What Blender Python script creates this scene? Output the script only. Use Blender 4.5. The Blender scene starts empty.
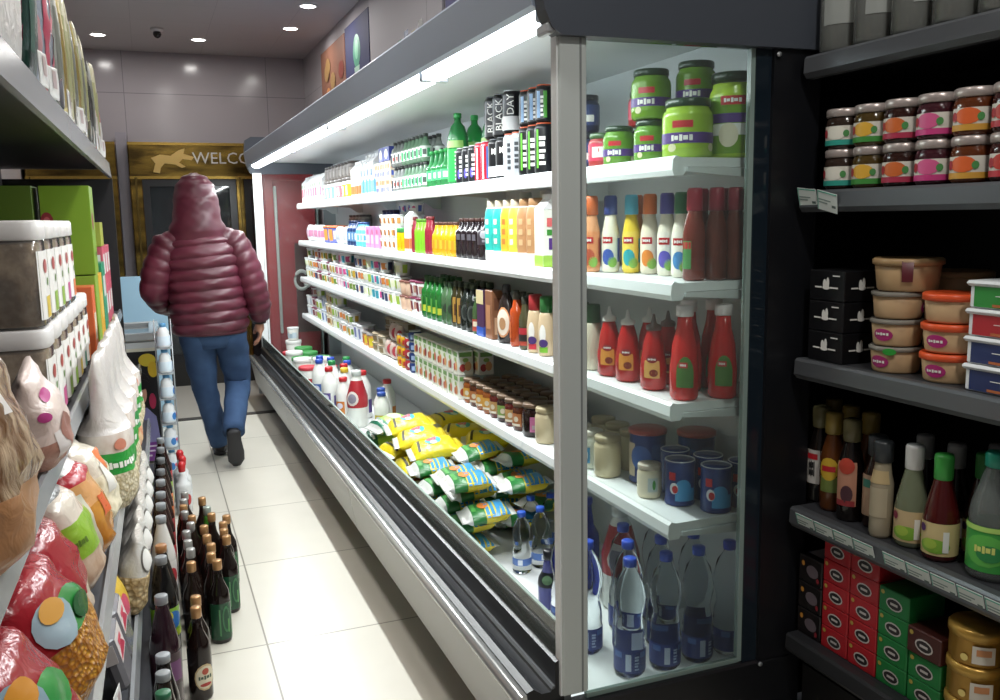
import bpy, bmesh, math, random
from math import sin, cos, pi, radians as R
from mathutils import Vector, Matrix
rnd = random.Random(7)
SC = bpy.context.scene
COL = SC.collection

# ------------------------------------------------------------------ materials
def lin(h):
    h = h.lstrip('#')
    o = []
    for i in (0, 2, 4):
        c = int(h[i:i+2], 16)/255
        o.append(c/12.92 if c <= .04045 else ((c+.055)/1.055)**2.4)
    return (o[0], o[1], o[2], 1)
MC = {}
def m(c, rough=.42, metal=0.0, emit=0.0, spec=.5):
    k = (c, rough, metal, emit, spec)
    if k in MC: return MC[k]
    mt = bpy.data.materials.new('paint_'+c.lstrip('#')); mt.use_nodes = True
    b = mt.node_tree.nodes['Principled BSDF']
    b.inputs['Base Color'].default_value = lin(c)
    b.inputs['Roughness'].default_value = rough
    b.inputs['Metallic'].default_value = metal
    b.inputs['Specular IOR Level'].default_value = spec
    if emit:
        b.inputs['Emission Color'].default_value = lin(c); b.inputs['Emission Strength'].default_value = emit
    MC[k] = mt
    return mt
def clear(c, density=.25, rough=.06, ior=1.45):
    """see-through plastic, glass or film: tinted transmission under a glossy coat, with a little body colour"""
    k = ('clear', c, density, rough, ior)
    if k in MC: return MC[k]
    mt = bpy.data.materials.new('clear_'+c.lstrip('#')); mt.use_nodes = True
    nt = mt.node_tree; n = nt.nodes; n.clear()
    out = n.new('ShaderNodeOutputMaterial')
    tr = n.new('ShaderNodeBsdfTransparent'); tr.inputs[0].default_value = lin(c)
    df = n.new('ShaderNodeBsdfDiffuse'); df.inputs[0].default_value = lin(c)
    gl = n.new('ShaderNodeBsdfGlossy'); gl.inputs['Roughness'].default_value = rough
    fr = n.new('ShaderNodeFresnel'); fr.inputs[0].default_value = ior
    m1 = n.new('ShaderNodeMixShader'); m1.inputs[0].default_value = density
    m2 = n.new('ShaderNodeMixShader')
    nt.links.new(tr.outputs[0], m1.inputs[1]); nt.links.new(df.outputs[0], m1.inputs[2])
    nt.links.new(fr.outputs[0], m2.inputs[0]); nt.links.new(m1.outputs[0], m2.inputs[1]); nt.links.new(gl.outputs[0], m2.inputs[2])
    nt.links.new(m2.outputs[0], out.inputs[0])
    MC[k] = mt
    return mt
def crinkle(mat):
    """the same film with the small creases of a filled plastic bag"""
    k = ('crinkle', mat.name)
    if k in MC: return MC[k]
    mt = mat.copy(); mt.name = mat.name+'_film'; nt = mt.node_tree; n = nt.nodes
    tc = n.new('ShaderNodeTexCoord'); no = n.new('ShaderNodeTexNoise'); no.inputs['Scale'].default_value = 16; no.inputs['Detail'].default_value = 3; no.inputs['Distortion'].default_value = 1.2
    bp = n.new('ShaderNodeBump'); bp.inputs['Strength'].default_value = .55; bp.inputs['Distance'].default_value = .012
    nt.links.new(tc.outputs['Object'], no.inputs[0]); nt.links.new(no.outputs[0], bp.inputs['Height']); nt.links.new(bp.outputs[0], n['Principled BSDF'].inputs['Normal'])
    MC[k] = mt
    return mt
def water(c, ior=1.33, rough=.0):
    k = ('water', c, ior)
    if k in MC: return MC[k]
    mt = m(c, rough); mt = mt.copy(); mt.name = 'clear_bottle'
    b = mt.node_tree.nodes['Principled BSDF']; b.inputs['Transmission Weight'].default_value = 1; b.inputs['IOR'].default_value = ior; b.inputs['Roughness'].default_value = rough
    MC[k] = mt
    return mt
def noisy(c1, c2, scale=20, rough=.5, metal=0, bump=0, kind='noise', lo=.4, hi=.6, stretch=(1, 1, 1), spec=.5):
    """two colours mixed by a procedural pattern in the object's own space"""
    k = ('noisy', c1, c2, scale, rough, metal, bump, kind, lo, hi, stretch, spec)
    if k in MC: return MC[k]
    mt = bpy.data.materials.new('mixed_'+c1.lstrip('#')); mt.use_nodes = True
    nt = mt.node_tree; n = nt.nodes; b = n['Principled BSDF']
    tc = n.new('ShaderNodeTexCoord'); mp = n.new('ShaderNodeMapping'); mp.inputs['Scale'].default_value = stretch
    nt.links.new(tc.outputs['Object'], mp.inputs[0])
    if kind == 'noise':
        t = n.new('ShaderNodeTexNoise'); t.inputs['Scale'].default_value = scale; t.inputs['Detail'].default_value = 4; o = t.outputs[0]
    else:
        t = n.new('ShaderNodeTexVoronoi'); t.inputs['Scale'].default_value = scale; o = t.outputs['Distance']
        if kind == 'cell': o = t.outputs['Color']
    nt.links.new(mp.outputs[0], t.inputs[0])
    cr = n.new('ShaderNodeValToRGB'); cr.color_ramp.elements[0].position = lo; cr.color_ramp.elements[1].position = hi
    cr.color_ramp.elements[0].color = lin(c1); cr.color_ramp.elements[1].color = lin(c2)
    nt.links.new(o, cr.inputs[0]); nt.links.new(cr.outputs[0], b.inputs['Base Color'])
    b.inputs['Roughness'].default_value = rough; b.inputs['Metallic'].default_value = metal; b.inputs['Specular IOR Level'].default_value = spec
    if bump:
        bp = n.new('ShaderNodeBump'); bp.inputs['Strength'].default_value = bump; bp.inputs['Distance'].default_value = .01
        nt.links.new(o, bp.inputs['Height']); nt.links.new(bp.outputs[0], b.inputs['Normal'])
    MC[k] = mt
    return mt

# ------------------------------------------------------------------ mesh builder
class MB:
    def __init__(s): s.v = []; s.f = []; s.fm = []; s.sm = []; s.ms = []
    def mi(s, mat):
        if mat not in s.ms: s.ms.append(mat)
        return s.ms.index(mat)
    def add(s, vs, fs, mat, smooth=False):
        o = len(s.v); s.v += [tuple(p) for p in vs]; i = s.mi(mat)
        for f in fs: s.f.append([o+k for k in f]); s.fm.append(i); s.sm.append(smooth)
        return s
    def box(s, x0, x1, y0, y1, z0, z1, mat, ch=0.0):
        if ch <= 0:
            vs = [(x, y, z) for z in (z0, z1) for x, y in ((x0, y0), (x1, y0), (x1, y1), (x0, y1))]
            return s.add(vs, [[3, 2, 1, 0], [4, 5, 6, 7], [0, 1, 5, 4], [1, 2, 6, 5], [2, 3, 7, 6], [3, 0, 4, 7]], mat)
        import itertools
        xs, ys, zs = (x0, x1), (y0, y1), (z0, z1)
        vs = []; ix = {}
        for i, j, k in itertools.product((0, 1), repeat=3):
            sx, sy, sz = (1, -1)[i], (1, -1)[j], (1, -1)[k]
            for ax in range(3):
                p = [xs[i]+sx*ch, ys[j]+sy*ch, zs[k]+sz*ch]
                p[ax] = (xs[i], ys[j], zs[k])[ax]
                ix[i, j, k, ax] = len(vs); vs.append(p)
        fs = []
        ctr = Vector(((x0+x1)/2, (y0+y1)/2, (z0+z1)/2))
        def q(l):
            c = [Vector(vs[t]) for t in l]; nn = (c[1]-c[0]).cross(c[2]-c[0])
            mid = sum(c, Vector())/len(c)
            fs.append(l if nn.dot(mid-ctr) > 0 else l[::-1])
        for i in (0, 1):
            q([ix[i, a, b, 0] for a, b in ((0, 0), (1, 0), (1, 1), (0, 1))])
            q([ix[a, i, b, 1] for a, b in ((0, 0), (1, 0), (1, 1), (0, 1))])
            q([ix[a, b, i, 2] for a, b in ((0, 0), (1, 0), (1, 1), (0, 1))])
            for j in (0, 1):
                q([ix[i, j, 0, 0], ix[i, j, 1, 0], ix[i, j, 1, 1], ix[i, j, 0, 1]])
                q([ix[i, 0, j, 0], ix[i, 1, j, 0], ix[i, 1, j, 2], ix[i, 0, j, 2]])
                q([ix[0, i, j, 1], ix[1, i, j, 1], ix[1, i, j, 2], ix[0, i, j, 2]])
                for k in (0, 1): q([ix[i, j, k, 0], ix[i, j, k, 1], ix[i, j, k, 2]])
        return s.add(vs, fs, mat)
    def prism(s, poly, a0, a1, mat, axis='y', smooth=False):
        """extrude a 2D outline: axis y takes (x,z), axis x takes (y,z), axis z takes (x,y)"""
        n = len(poly)
        def P(p, a): return {'y': (p[0], a, p[1]), 'x': (a, p[0], p[1]), 'z': (p[0], p[1], a)}[axis]
        vs = [P(p, a0) for p in poly]+[P(p, a1) for p in poly]
        s.add(vs, [[i, (i+1) % n, n+(i+1) % n, n+i] for i in range(n)], mat, smooth)
        o = len(s.v)-2*n; i = s.mi(mat)
        s.f.append([o+k for k in range(n)][::-1]); s.fm.append(i); s.sm.append(False)
        s.f.append([o+n+k for k in range(n)]); s.fm.append(i); s.sm.append(False)
        return s
    def rings(s, rs, mat, cap0=True, cap1=True, smooth=True, closed=True):
        n = len(rs[0]); vs = [p for r in rs for p in r]; fs = []
        for j in range(len(rs)-1):
            for i in range(n if closed else n-1):
                fs.append([j*n+i, j*n+(i+1) % n, (j+1)*n+(i+1) % n, (j+1)*n+i])
        if cap0: fs.append(list(range(n))[::-1])
        if cap1: fs.append([(len(rs)-1)*n+i for i in range(n)])
        return s.add(vs, fs, mat, smooth)
    def tube(s, pts, r, mat, n=8):
        pts = [Vector(p) for p in pts]; rs = []
        rr = r if isinstance(r, (list, tuple)) else [r]*len(pts)
        for i, p in enumerate(pts):
            d = (pts[min(i+1, len(pts)-1)]-pts[max(i-1, 0)]).normalized()
            u = d.cross(Vector((0, 0, 1)) if abs(d.z) < .9 else Vector((1, 0, 0))).normalized(); w = d.cross(u)
            rs.append([p+(u*cos(2*pi*k/n)+w*sin(2*pi*k/n))*rr[i] for k in range(n)])
        return s.rings(rs, mat)
    def text(s, string, fn, mat, size=1.0, up=False):
        """lettering: fn maps flat (u,v) centred on zero to a point in space"""
        vs, fs = glyphs(string)
        q = []
        for a, b in vs:
            a, b = a*size, b*size
            if up: a, b = -b, a
            q.append(fn(a, b))
        return s.add(q, fs, mat)
    def mesh(s, name):
        me = bpy.data.meshes.new(name); me.from_pydata(s.v, [], s.f)
        for mt in s.ms: me.materials.append(mt)
        me.polygons.foreach_set('material_index', s.fm); me.polygons.foreach_set('use_smooth', s.sm); me.update()
        return me
    def build(s, name, parent=None, loc=None, rot=None):
        return obj(name, s.mesh(name), parent, loc, rot)
GL = {}
def glyphs(string):
    if string in GL: return GL[string]
    cu = bpy.data.curves.new('t', 'FONT'); cu.body = string; cu.align_x = 'CENTER'; cu.align_y = 'CENTER'; cu.resolution_u = 2
    o = bpy.data.objects.new('t', cu); COL.objects.link(o)
    dg = bpy.context.evaluated_depsgraph_get(); me = bpy.data.meshes.new_from_object(o.evaluated_get(dg))
    bm = bmesh.new(); bm.from_mesh(me); bmesh.ops.triangulate(bm, faces=bm.faces); bmesh.ops.subdivide_edges(bm, edges=bm.edges, cuts=3, use_grid_fill=True)
    bm.verts.index_update(); r = ([(v.co.x, v.co.y) for v in bm.verts], [[v.index for v in f.verts] for f in bm.faces]); bm.free()
    bpy.data.objects.remove(o); bpy.data.meshes.remove(me); bpy.data.curves.remove(cu)
    GL[string] = r
    return r

# ------------------------------------------------------------------ objects
def obj(name, me, parent=None, loc=None, rot=None):
    o = bpy.data.objects.new(name, me); COL.objects.link(o)
    if parent: o.parent = parent
    if loc: o.location = loc
    if rot: o.rotation_euler = rot
    return o
def empty(name, loc=(0, 0, 0), rz=0):
    o = bpy.data.objects.new(name, None); COL.objects.link(o); o.location = loc; o.rotation_euler = (0, 0, rz); o.empty_display_size = .1
    return o
def tag(o, label, cat, group=None, kind=None):
    o['label'] = label; o['category'] = cat
    if group: o['group'] = group
    if kind: o['kind'] = kind
    return o
def struct(name, mb):
    o = mb.build(name); o['kind'] = 'structure'
    return o
ORD = 'first second third fourth fifth sixth seventh eighth ninth tenth eleventh twelfth thirteenth fourteenth fifteenth sixteenth seventeenth eighteenth nineteenth twentieth'.split()

# ------------------------------------------------------------------ containers: bottles, jars, cans, tubs
class Surf:
    """a turned body; ex>2 squares the section, sx/sy flatten it"""
    def __init__(s, prof, ex=2, sx=1, sy=1, n=18): s.p = prof; s.ex = ex; s.sx = sx; s.sy = sy; s.n = n
    def rad(s, z):
        p = s.p
        for (r0, z0), (r1, z1) in zip(p, p[1:]):
            if z0 <= z <= z1 and z1 > z0: return r0+(r1-r0)*(z-z0)/(z1-z0)
        return p[-1][0]
    def P(s, a, z, off=0.0, r=None):
        r = (s.rad(z) if r is None else r)+off
        k = (abs(cos(a))**s.ex+abs(sin(a))**s.ex)**(-1/s.ex) if s.ex != 2 else 1
        return (r*k*cos(a)*s.sx, r*k*sin(a)*s.sy, z)
    def shell(s, mb, mat, prof=None, off=0.0, cap0=True, cap1=True):
        rs = [[s.P(2*pi*i/s.n, z, off, r) for i in range(s.n)] for r, z in (prof or s.p)]
        mb.rings(rs, mat, cap0, cap1); return mb
    def band(s, mb, z0, z1, mat, off=.0008, a0=0, a1=2*pi, nz=None, n=None):
        full = abs(a1-a0-2*pi) < 1e-4
        n = n or max(2, int(s.n*(a1-a0)/(2*pi)+.5))
        zs = sorted({z0, z1} | {z for _, z in s.p if z0 < z < z1} | {z0+(z1-z0)*t/(nz or 1) for t in range(nz or 1)})
        rs = [[s.P(a0+(a1-a0)*i/n, z, off) for i in range(n if full else n+1)] for z in zs]
        mb.rings(rs, mat, False, False, True, full); return mb
    def oval(s, mb, ac, ah, zc, zh, mat, off=.0016, n=14):
        K = 4 if ah > .35 else 1
        vs = [s.P(ac, zc, off)]+[s.P(ac+ah*k/K*cos(2*pi*i/n), zc+zh*k/K*sin(2*pi*i/n), off) for k in range(1, K+1) for i in range(n)]
        fs = [[0, 1+i, 1+(i+1) % n] for i in range(n)]
        for k in range(K-1): fs += [[1+k*n+i, 1+(k+1)*n+i, 1+(k+1)*n+(i+1) % n, 1+k*n+(i+1) % n] for i in range(n)]
        mb.add(vs, fs, mat, True); return mb
    def text(s, mb, string, ac, zc, h, mat, up=False, off=.0022):
        def fn(u, v):
            z = zc+v; return s.P(ac+u/max(.005, s.rad(zc)), z, off)
        mb.text(string, fn, mat, h, up); return mb
    def decals(s, mb, ds):
        """r: box patch, e: oval patch, t: lettering, v: lettering running upward; angles in degrees, repeats at each angle in a list"""
        for d in ds:
            for a in (d[1] if isinstance(d[1], (list, tuple)) else [d[1]]):
                if d[0] == 'r': s.band(mb, d[3], d[4], d[5], .0014 if len(d) < 7 else d[6], R(a-d[2]), R(a+d[2]), n=max(2, int(d[2]/7)))
                elif d[0] == 'e': s.oval(mb, R(a), R(d[2]), d[3], d[4], d[5], .0018 if len(d) < 7 else d[6])
                elif d[0] == 't': s.text(mb, d[2], R(a), d[3], d[4], d[5])
                elif d[0] == 'v': s.text(mb, d[2], R(a), d[3], d[4], d[5], True)
                elif d[0] == 'q':      # faint unreadable lettering along: angle, half angle, z, height, material
                    for k, (u, w, g) in enumerate(((-.85, .12, 1), (-.5, .17, .7), (-.1, .13, 1.1), (.3, .2, .75), (.75, .14, 1))):
                        s.band(mb, d[3]-d[4]*g/2, d[3]+d[4]*g/2, d[5], .003, R(a+d[2]*(u-w)), R(a+d[2]*(u+w)), n=2)
                elif d[0] == 'Q':      # the same, running upward: angle, half angle, z0, z1, material
                    for k in range(5):
                        zz = d[3]+(d[4]-d[3])*k/5; h = (d[4]-d[3])*(.11, .14, .1, .15, .12)[k]
                        s.band(mb, zz, zz+h, d[5], .0024, R(a-d[2]), R(a+d[2]*(1, .6, 1, .8, 1)[k]), n=2)
        return mb
KINDS = {}
def kind(key, name, cat, pieces):
    """pieces: (part name, mesh, index of its parent piece or None, label or None); the first is the thing itself"""
    KINDS[key] = (name, cat, pieces)
def container(key, name, cat, prof, body, caps=(), label=None, ex=2, sx=1, sy=1, n=18, inner=None, body_name=None):
    """caps: (part, profile, material); label: (z0, z1, material, decals[, a0, a1])"""
    s = Surf(prof, ex, sx, sy, n)
    pc = [(name, s.shell(MB(), body).mesh(name), None, None)]
    if inner:
        iprof, im, iname = inner
        pc.append((iname, s.shell(MB(), im, iprof).mesh(iname), 0, None))
    for pn, pp, pm in caps:
        b = MB(); s2 = Surf(pp, 2, 1, 1, max(12, n)) if ex == 2 or pp[0][0] < prof[0][0]*.7 else s
        (s2 if s2 is not s else s).shell(b, pm, pp)
        pc.append((pn, b.mesh(pn), 0, None))
    if label:
        b = MB(); z0, z1, lm, ds = label[:4]
        if lm: s.band(b, z0, z1, lm, a0=R(label[4]) if len(label) > 4 else 0, a1=R(label[5]) if len(label) > 4 else 2*pi)
        s.decals(b, ds)
        pc.append(('label', b.mesh('label'), 0, None))
    kind(key, name, cat, pc)
def carton(key, name, cat, w, d, h, mat, faces=(), extra=(), ch=.002):
    """a printed box, its front towards -x; faces: (side, u0, u1, v0, v1, material) in 0..1 of that side, or (side, 't', text, u, v, height, material)"""
    b = MB().box(-d/2, d/2, -w/2, w/2, 0, h, mat, ch)
    pc = [(name, None, None, None)]
    def pt(side, u, v, off):
        if side == 'f': return (-d/2-off, w/2-u*w, v*h)
        if side == 'b': return (d/2+off, -w/2+u*w, v*h)
        if side == 'l': return (-d/2+u*d, -w/2-off, v*h)
        if side == 'r': return (d/2-u*d, w/2+off, v*h)
        return (-d/2+v*d, w/2-u*w, h+off)
    L = MB()
    for qi, q in enumerate(faces):
        if q[1] == 't':
            side, _, tx, u, v, hh, mt = q
            ww = d if side in 'lr' else w; vh = d if side == 'o' else h
            L.text(tx, lambda a, c: pt(side, u+a/ww, v+c/vh, .0022), mt, hh)
        elif q[1] == 'e':
            side, _, u, v, ru, rv, mt = q
            L.add([pt(side, u+ru*cos(2*pi*i/14), v+rv*sin(2*pi*i/14), .0008+.00025*qi) for i in range(14)], [list(range(14))], mt)
        else:
            side, u0, u1, v0, v1, mt = q
            e_ = .0008+.00025*qi
            L.add([pt(side, u0, v0, e_), pt(side, u1, v0, e_), pt(side, u1, v1, e_), pt(side, u0, v1, e_)], [[0, 1, 2, 3]], mt)
    pc[0] = (name, b.mesh(name), None, None)
    if L.f: pc.append(('printed_label', L.mesh('printed_label'), 0, None))
    for pn, mb in extra: pc.append((pn, mb.mesh(pn), 0, None))
    kind(key, name, cat, pc)
def put(key, x, y, z, rz=0, label='', group=None, tilt=None):
    name, cat, pc = KINDS[key]; os = []
    for pn, me, par, lab in pc:
        o = bpy.data.objects.new(pn, me); COL.objects.link(o)
        if par is not None: o.parent = os[par]
        if lab: o['label'] = lab
        os.append(o)
    o = os[0]; o.location = (x, y, z+.0012); o.rotation_euler = (tilt[0], tilt[1], R(rz)) if tilt else (0, 0, R(rz))
    tag(o, label, cat, group)
    return o
def run(key, y0, n, dy, x, z, label, group=None, end='near end', dx=0, rows=1, xr=.07, stack=1, sh=0, rz=0, jit=0, start=0, slope=None):
    """a row along a shelf; {p} in the label is filled with the unit's place in that row"""
    out = []
    for d in range(rows):
        for k in range(n):
            for h in range(stack):
                p = ORD[k+start]+' from the '+end
                if n == 1: p = 'at the '+end if rows == 1 and stack == 1 else ''
                if stack == 2: p = ('upper, ' if h else 'lower, ')+p
                elif stack > 2: p = ORD[h]+' up, '+p
                if rows > 1: p = ('front row, ', 'second row, ', 'third row, ', 'back row, ')[d]+p
                xx = x+dx*k+d*xr
                out.append(put(key, xx+rnd.uniform(-jit, jit), y0+dy*k, z+h*sh, rz+rnd.uniform(-6, 6), label.replace('{p}', p.strip(' ,')), group))
    return out

def relax(os, it=40):
    """push round standing things apart until none touch"""
    rad = {o: max(max(v[0] for v in q.bound_box) for q in [o]+list(o.children))+.001 for o in os}
    for _ in range(it):
        for i, a in enumerate(os):
            for b in os[i+1:]:
                d = Vector((b.location.x-a.location.x, b.location.y-a.location.y)); s = rad[a]+rad[b]
                if 1e-6 < d.length < s:
                    e = d.normalized()*(s-d.length)*.5
                    a.location.x -= e.x; a.location.y -= e.y; b.location.x += e.x; b.location.y += e.y
# ------------------------------------------------------------------ the room
TILT = R(-.8)
WHITE = '#e9ecec'
def tile_floor():
    mt = bpy.data.materials.new('floor_tiles'); mt.use_nodes = True
    nt = mt.node_tree; n = nt.nodes; b = n['Principled BSDF']
    tc = n.new('ShaderNodeTexCoord'); mp = n.new('ShaderNodeMapping')
    mp.inputs['Location'].default_value = (.5, .095, 0)
    br = n.new('ShaderNodeTexBrick'); br.offset = 0; br.inputs['Scale'].default_value = 1
    br.inputs['Brick Width'].default_value = .8; br.inputs['Row Height'].default_value = .797; br.inputs['Mortar Size'].default_value = .0035
    br.inputs['Mortar Smooth'].default_value = .2
    br.inputs['Color1'].default_value = lin('#ddd8cc'); br.inputs['Color2'].default_value = lin('#d6d1c5'); br.inputs['Mortar'].default_value = lin('#8d877c')
    no = n.new('ShaderNodeTexNoise'); no.inputs['Scale'].default_value = 2.2; no.inputs['Detail'].default_value = 6
    mx = n.new('ShaderNodeMixRGB'); mx.blend_type = 'MULTIPLY'; mx.inputs[0].default_value = .22
    nt.links.new(tc.outputs['Object'], mp.inputs[0]); nt.links.new(mp.outputs[0], br.inputs[0]); nt.links.new(tc.outputs['Object'], no.inputs[0])
    nt.links.new(br.outputs['Color'], mx.inputs[1]); nt.links.new(no.outputs['Fac'], mx.inputs[2]); nt.links.new(mx.outputs[0], b.inputs['Base Color'])
    b.inputs['Roughness'].default_value = .28
    return mt
def panel_wall(c, joint, w, h, rough):
    mt = bpy.data.materials.new('wall_tiles'); mt.use_nodes = True
    nt = mt.node_tree; n = nt.nodes; b = n['Principled BSDF']
    tc = n.new('ShaderNodeTexCoord'); sp = n.new('ShaderNodeSeparateXYZ'); cb = n.new('ShaderNodeCombineXYZ')
    ad = n.new('ShaderNodeMath'); ad.operation = 'ADD'
    br = n.new('ShaderNodeTexBrick'); br.offset = 0; br.inputs['Scale'].default_value = 1
    br.inputs['Brick Width'].default_value = w; br.inputs['Row Height'].default_value = h; br.inputs['Mortar Size'].default_value = .003
    br.inputs['Color1'].default_value = lin(c); br.inputs['Color2'].default_value = lin(c); br.inputs['Mortar'].default_value = lin(joint)
    nt.links.new(tc.outputs['Object'], sp.inputs[0]); nt.links.new(sp.outputs[0], ad.inputs[0]); nt.links.new(sp.outputs[1], ad.inputs[1])
    nt.links.new(ad.outputs[0], cb.inputs[0]); nt.links.new(sp.outputs[2], cb.inputs[1]); nt.links.new(cb.outputs[0], br.inputs[0])
    nt.links.new(br.outputs['Color'], b.inputs['Base Color']); b.inputs['Roughness'].default_value = rough; b.inputs['Specular IOR Level'].default_value = .25
    return mt
struct('floor', MB().box(-1.6, 2.2, -2.5, 7.08, -.05, 0, tile_floor()))
struct('floor_beyond', MB().box(-1.6, 2.2, 7.08, 9.5, -.05, .0, m('#a9a59c', .3)))
struct('trim_1', MB().box(-1.0, .95, 7.05, 7.13, 0, .006, m('#3b3836', .5)))
def ceil_mat():
    mt = bpy.data.materials.new('ceiling_panels'); mt.use_nodes = True
    nt = mt.node_tree; n = nt.nodes; b = n['Principled BSDF']; tc = n.new('ShaderNodeTexCoord')
    br = n.new('ShaderNodeTexBrick'); br.offset = 0; br.inputs['Scale'].default_value = 1
    br.inputs['Brick Width'].default_value = .6; br.inputs['Row Height'].default_value = .6; br.inputs['Mortar Size'].default_value = .002
    br.inputs['Color1'].default_value = lin('#b5b0b0'); br.inputs['Color2'].default_value = lin('#b8b3b3'); br.inputs['Mortar'].default_value = lin('#9f9a9b')
    nt.links.new(tc.outputs['Object'], br.inputs[0]); nt.links.new(br.outputs['Color'], b.inputs['Base Color']); b.inputs['Roughness'].default_value = .5
    return mt
struct('ceiling', MB().box(-1.6, 2.2, -2.5, 9.5, 3.08, 3.15, ceil_mat()))
GW = panel_wall('#9d979b', '#77727a', 1.3, .9, .16)
struct('wall_back', MB().box(-1.6, 1.7, 9.2, 9.35, 0, 3.08, GW))
struct('wall_right', MB().box(1.57, 1.72, 2.12, 9.2, 0, 3.08, panel_wall('#a5a0a4', '#77727a', 1.3, .9, .3)))
struct('wall_alcove', MB().box(2.0, 2.15, -2.5, 2.12, 0, 3.08, m('#3a3a3c', .6)))
struct('wall_left', MB().box(-1.1, -.95, -2.5, 9.2, 0, 3.08, m('#a09a9a', .5)))

# downlights let into the ceiling
def downlight(x, y, label):
    t = empty('ceiling_downlight', (x, y, 3.08)); tag(t, label, 'light', 'round ceiling downlights')
    rim = MB(); rs = [[(r*cos(2*pi*i/20), r*sin(2*pi*i/20), z) for i in range(20)] for r, z in ((.075, 0), (.072, -.008), (.058, -.008), (.055, -.003))]
    rim.rings(rs, m('#d8d8d8', .3), False, False).build('rim', t)
    MB().rings([[(.056*cos(2*pi*i/20), .056*sin(2*pi*i/20), -.004-k) for i in range(20)] for k in (0, .002)], m('#fffaf0', .5, emit=14)).build('lens', t)
downlight(-.26, 8.48, 'small round ceiling downlight, leftmost of the lit four')
downlight(.545, 8.47, 'small round ceiling downlight above the gold horse, second from the left')
downlight(1.235, 7.78, 'small round ceiling downlight, third from the left')
downlight(1.24, 6.95, 'small round ceiling downlight nearest the wall pictures')
t = empty('security_camera', (.2, 8.1, 3.08)); tag(t, 'small white dome camera with black lens on the ceiling', 'camera')
MB().rings([[(r*cos(2*pi*i/16), r*sin(2*pi*i/16), z) for i in range(16)] for r, z in ((.05, 0), (.05, -.02), (.03, -.03))], m('#d5d3d3', .4)).build('base', t)
MB().rings([[(r*cos(2*pi*i/16), r*sin(2*pi*i/16)-.01, -.03+z) for i in range(16)] for r, z in ((.03, .0), (.034, -.02), (.024, -.04), (.008, -.05))], m('#18181a', .15)).build('lens', t)

# ------------------------------------------------------------------ pictures above the fridge
def on_wall(mb, y, z, a, b, mt, off=.001):   # patch on the x = 1.55 board: (y, z) corners
    mb.add([(1.555-off, y, z), (1.555-off, a, z), (1.555-off, a, b), (1.555-off, y, b)], [[0, 1, 2, 3]], mt)
def poster(y0, y1, z0, z1, c, label, draw=None):
    t = MB().box(1.555, 1.568, y0, y1, z0, z1, m(c, .65, spec=.2)).build('wall_poster'); tag(t, label, 'poster')
    if draw:
        p = MB(); draw(p); p.build('print', t)
def leafy(p, y, z, ry, rz, mt, off=.002):
    p.add([(1.555-off, y+ry*cos(2*pi*i/18), z+rz*sin(2*pi*i/18)) for i in range(18)], [list(range(18))[::-1]], mt)
def d1(p):
    rr = random.Random(3)
    for k in range(16):
        leafy(p, rr.uniform(7.3, 8.1), rr.uniform(2.15, 2.85), .1, .07, m(rr.choice(['#b9603c', '#c98a55', '#8d4034', '#9c7a4d', '#71533d']), .4), .002+.0004*k)
poster(7.2, 8.2, 2.05, 2.95, '#8a6150', 'orange and brown food poster on the wall, farthest above the fridge', d1)
def d2(p):
    leafy(p, 6.77, 2.74, .12, .12, m('#3f8f72', .4)); leafy(p, 6.77, 2.75, .06, .07, m('#7fc0a0', .4), .003)
    for k in range(4): p.add([(1.5515-.0004*k, 6.77-.09+.02*k, 2.63), (1.5515-.0004*k, 6.77+.09-.02*k, 2.63), (1.5515-.0004*k, 6.77, 2.38+.04*k)], [[0, 1, 2]], m('#a9c7b4', .4))
poster(6.38, 7.17, 2.05, 2.97, '#3d3f63', 'dark blue poster with a green leafy emblem above the fridge', d2)
def d3(p):
    for k, c in enumerate(['#3f7f5a', '#4a5f8a', '#a08a3c', '#6a6a66']): on_wall(p, 5.62-.15*k, 2.5, 5.62-.15*k-.09, 2.5+.1+.03*(k % 2), m(c, .4))
    on_wall(p, 5.0, 2.3, 4.99, 3.0, m('#8d8a8e', .4))
poster(4.72, 6.35, 2.05, 3.05, '#c4bfc2', 'pale wall board with a row of small coloured marks above the fridge', d3)
poster(3.7, 4.66, 2.05, 3.0, '#77759b', 'violet poster on the wall above the fridge lamp', lambda p: [leafy(p, 4.1, 2.6, .2, .2, m('#a5a0c4', .4))])

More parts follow.
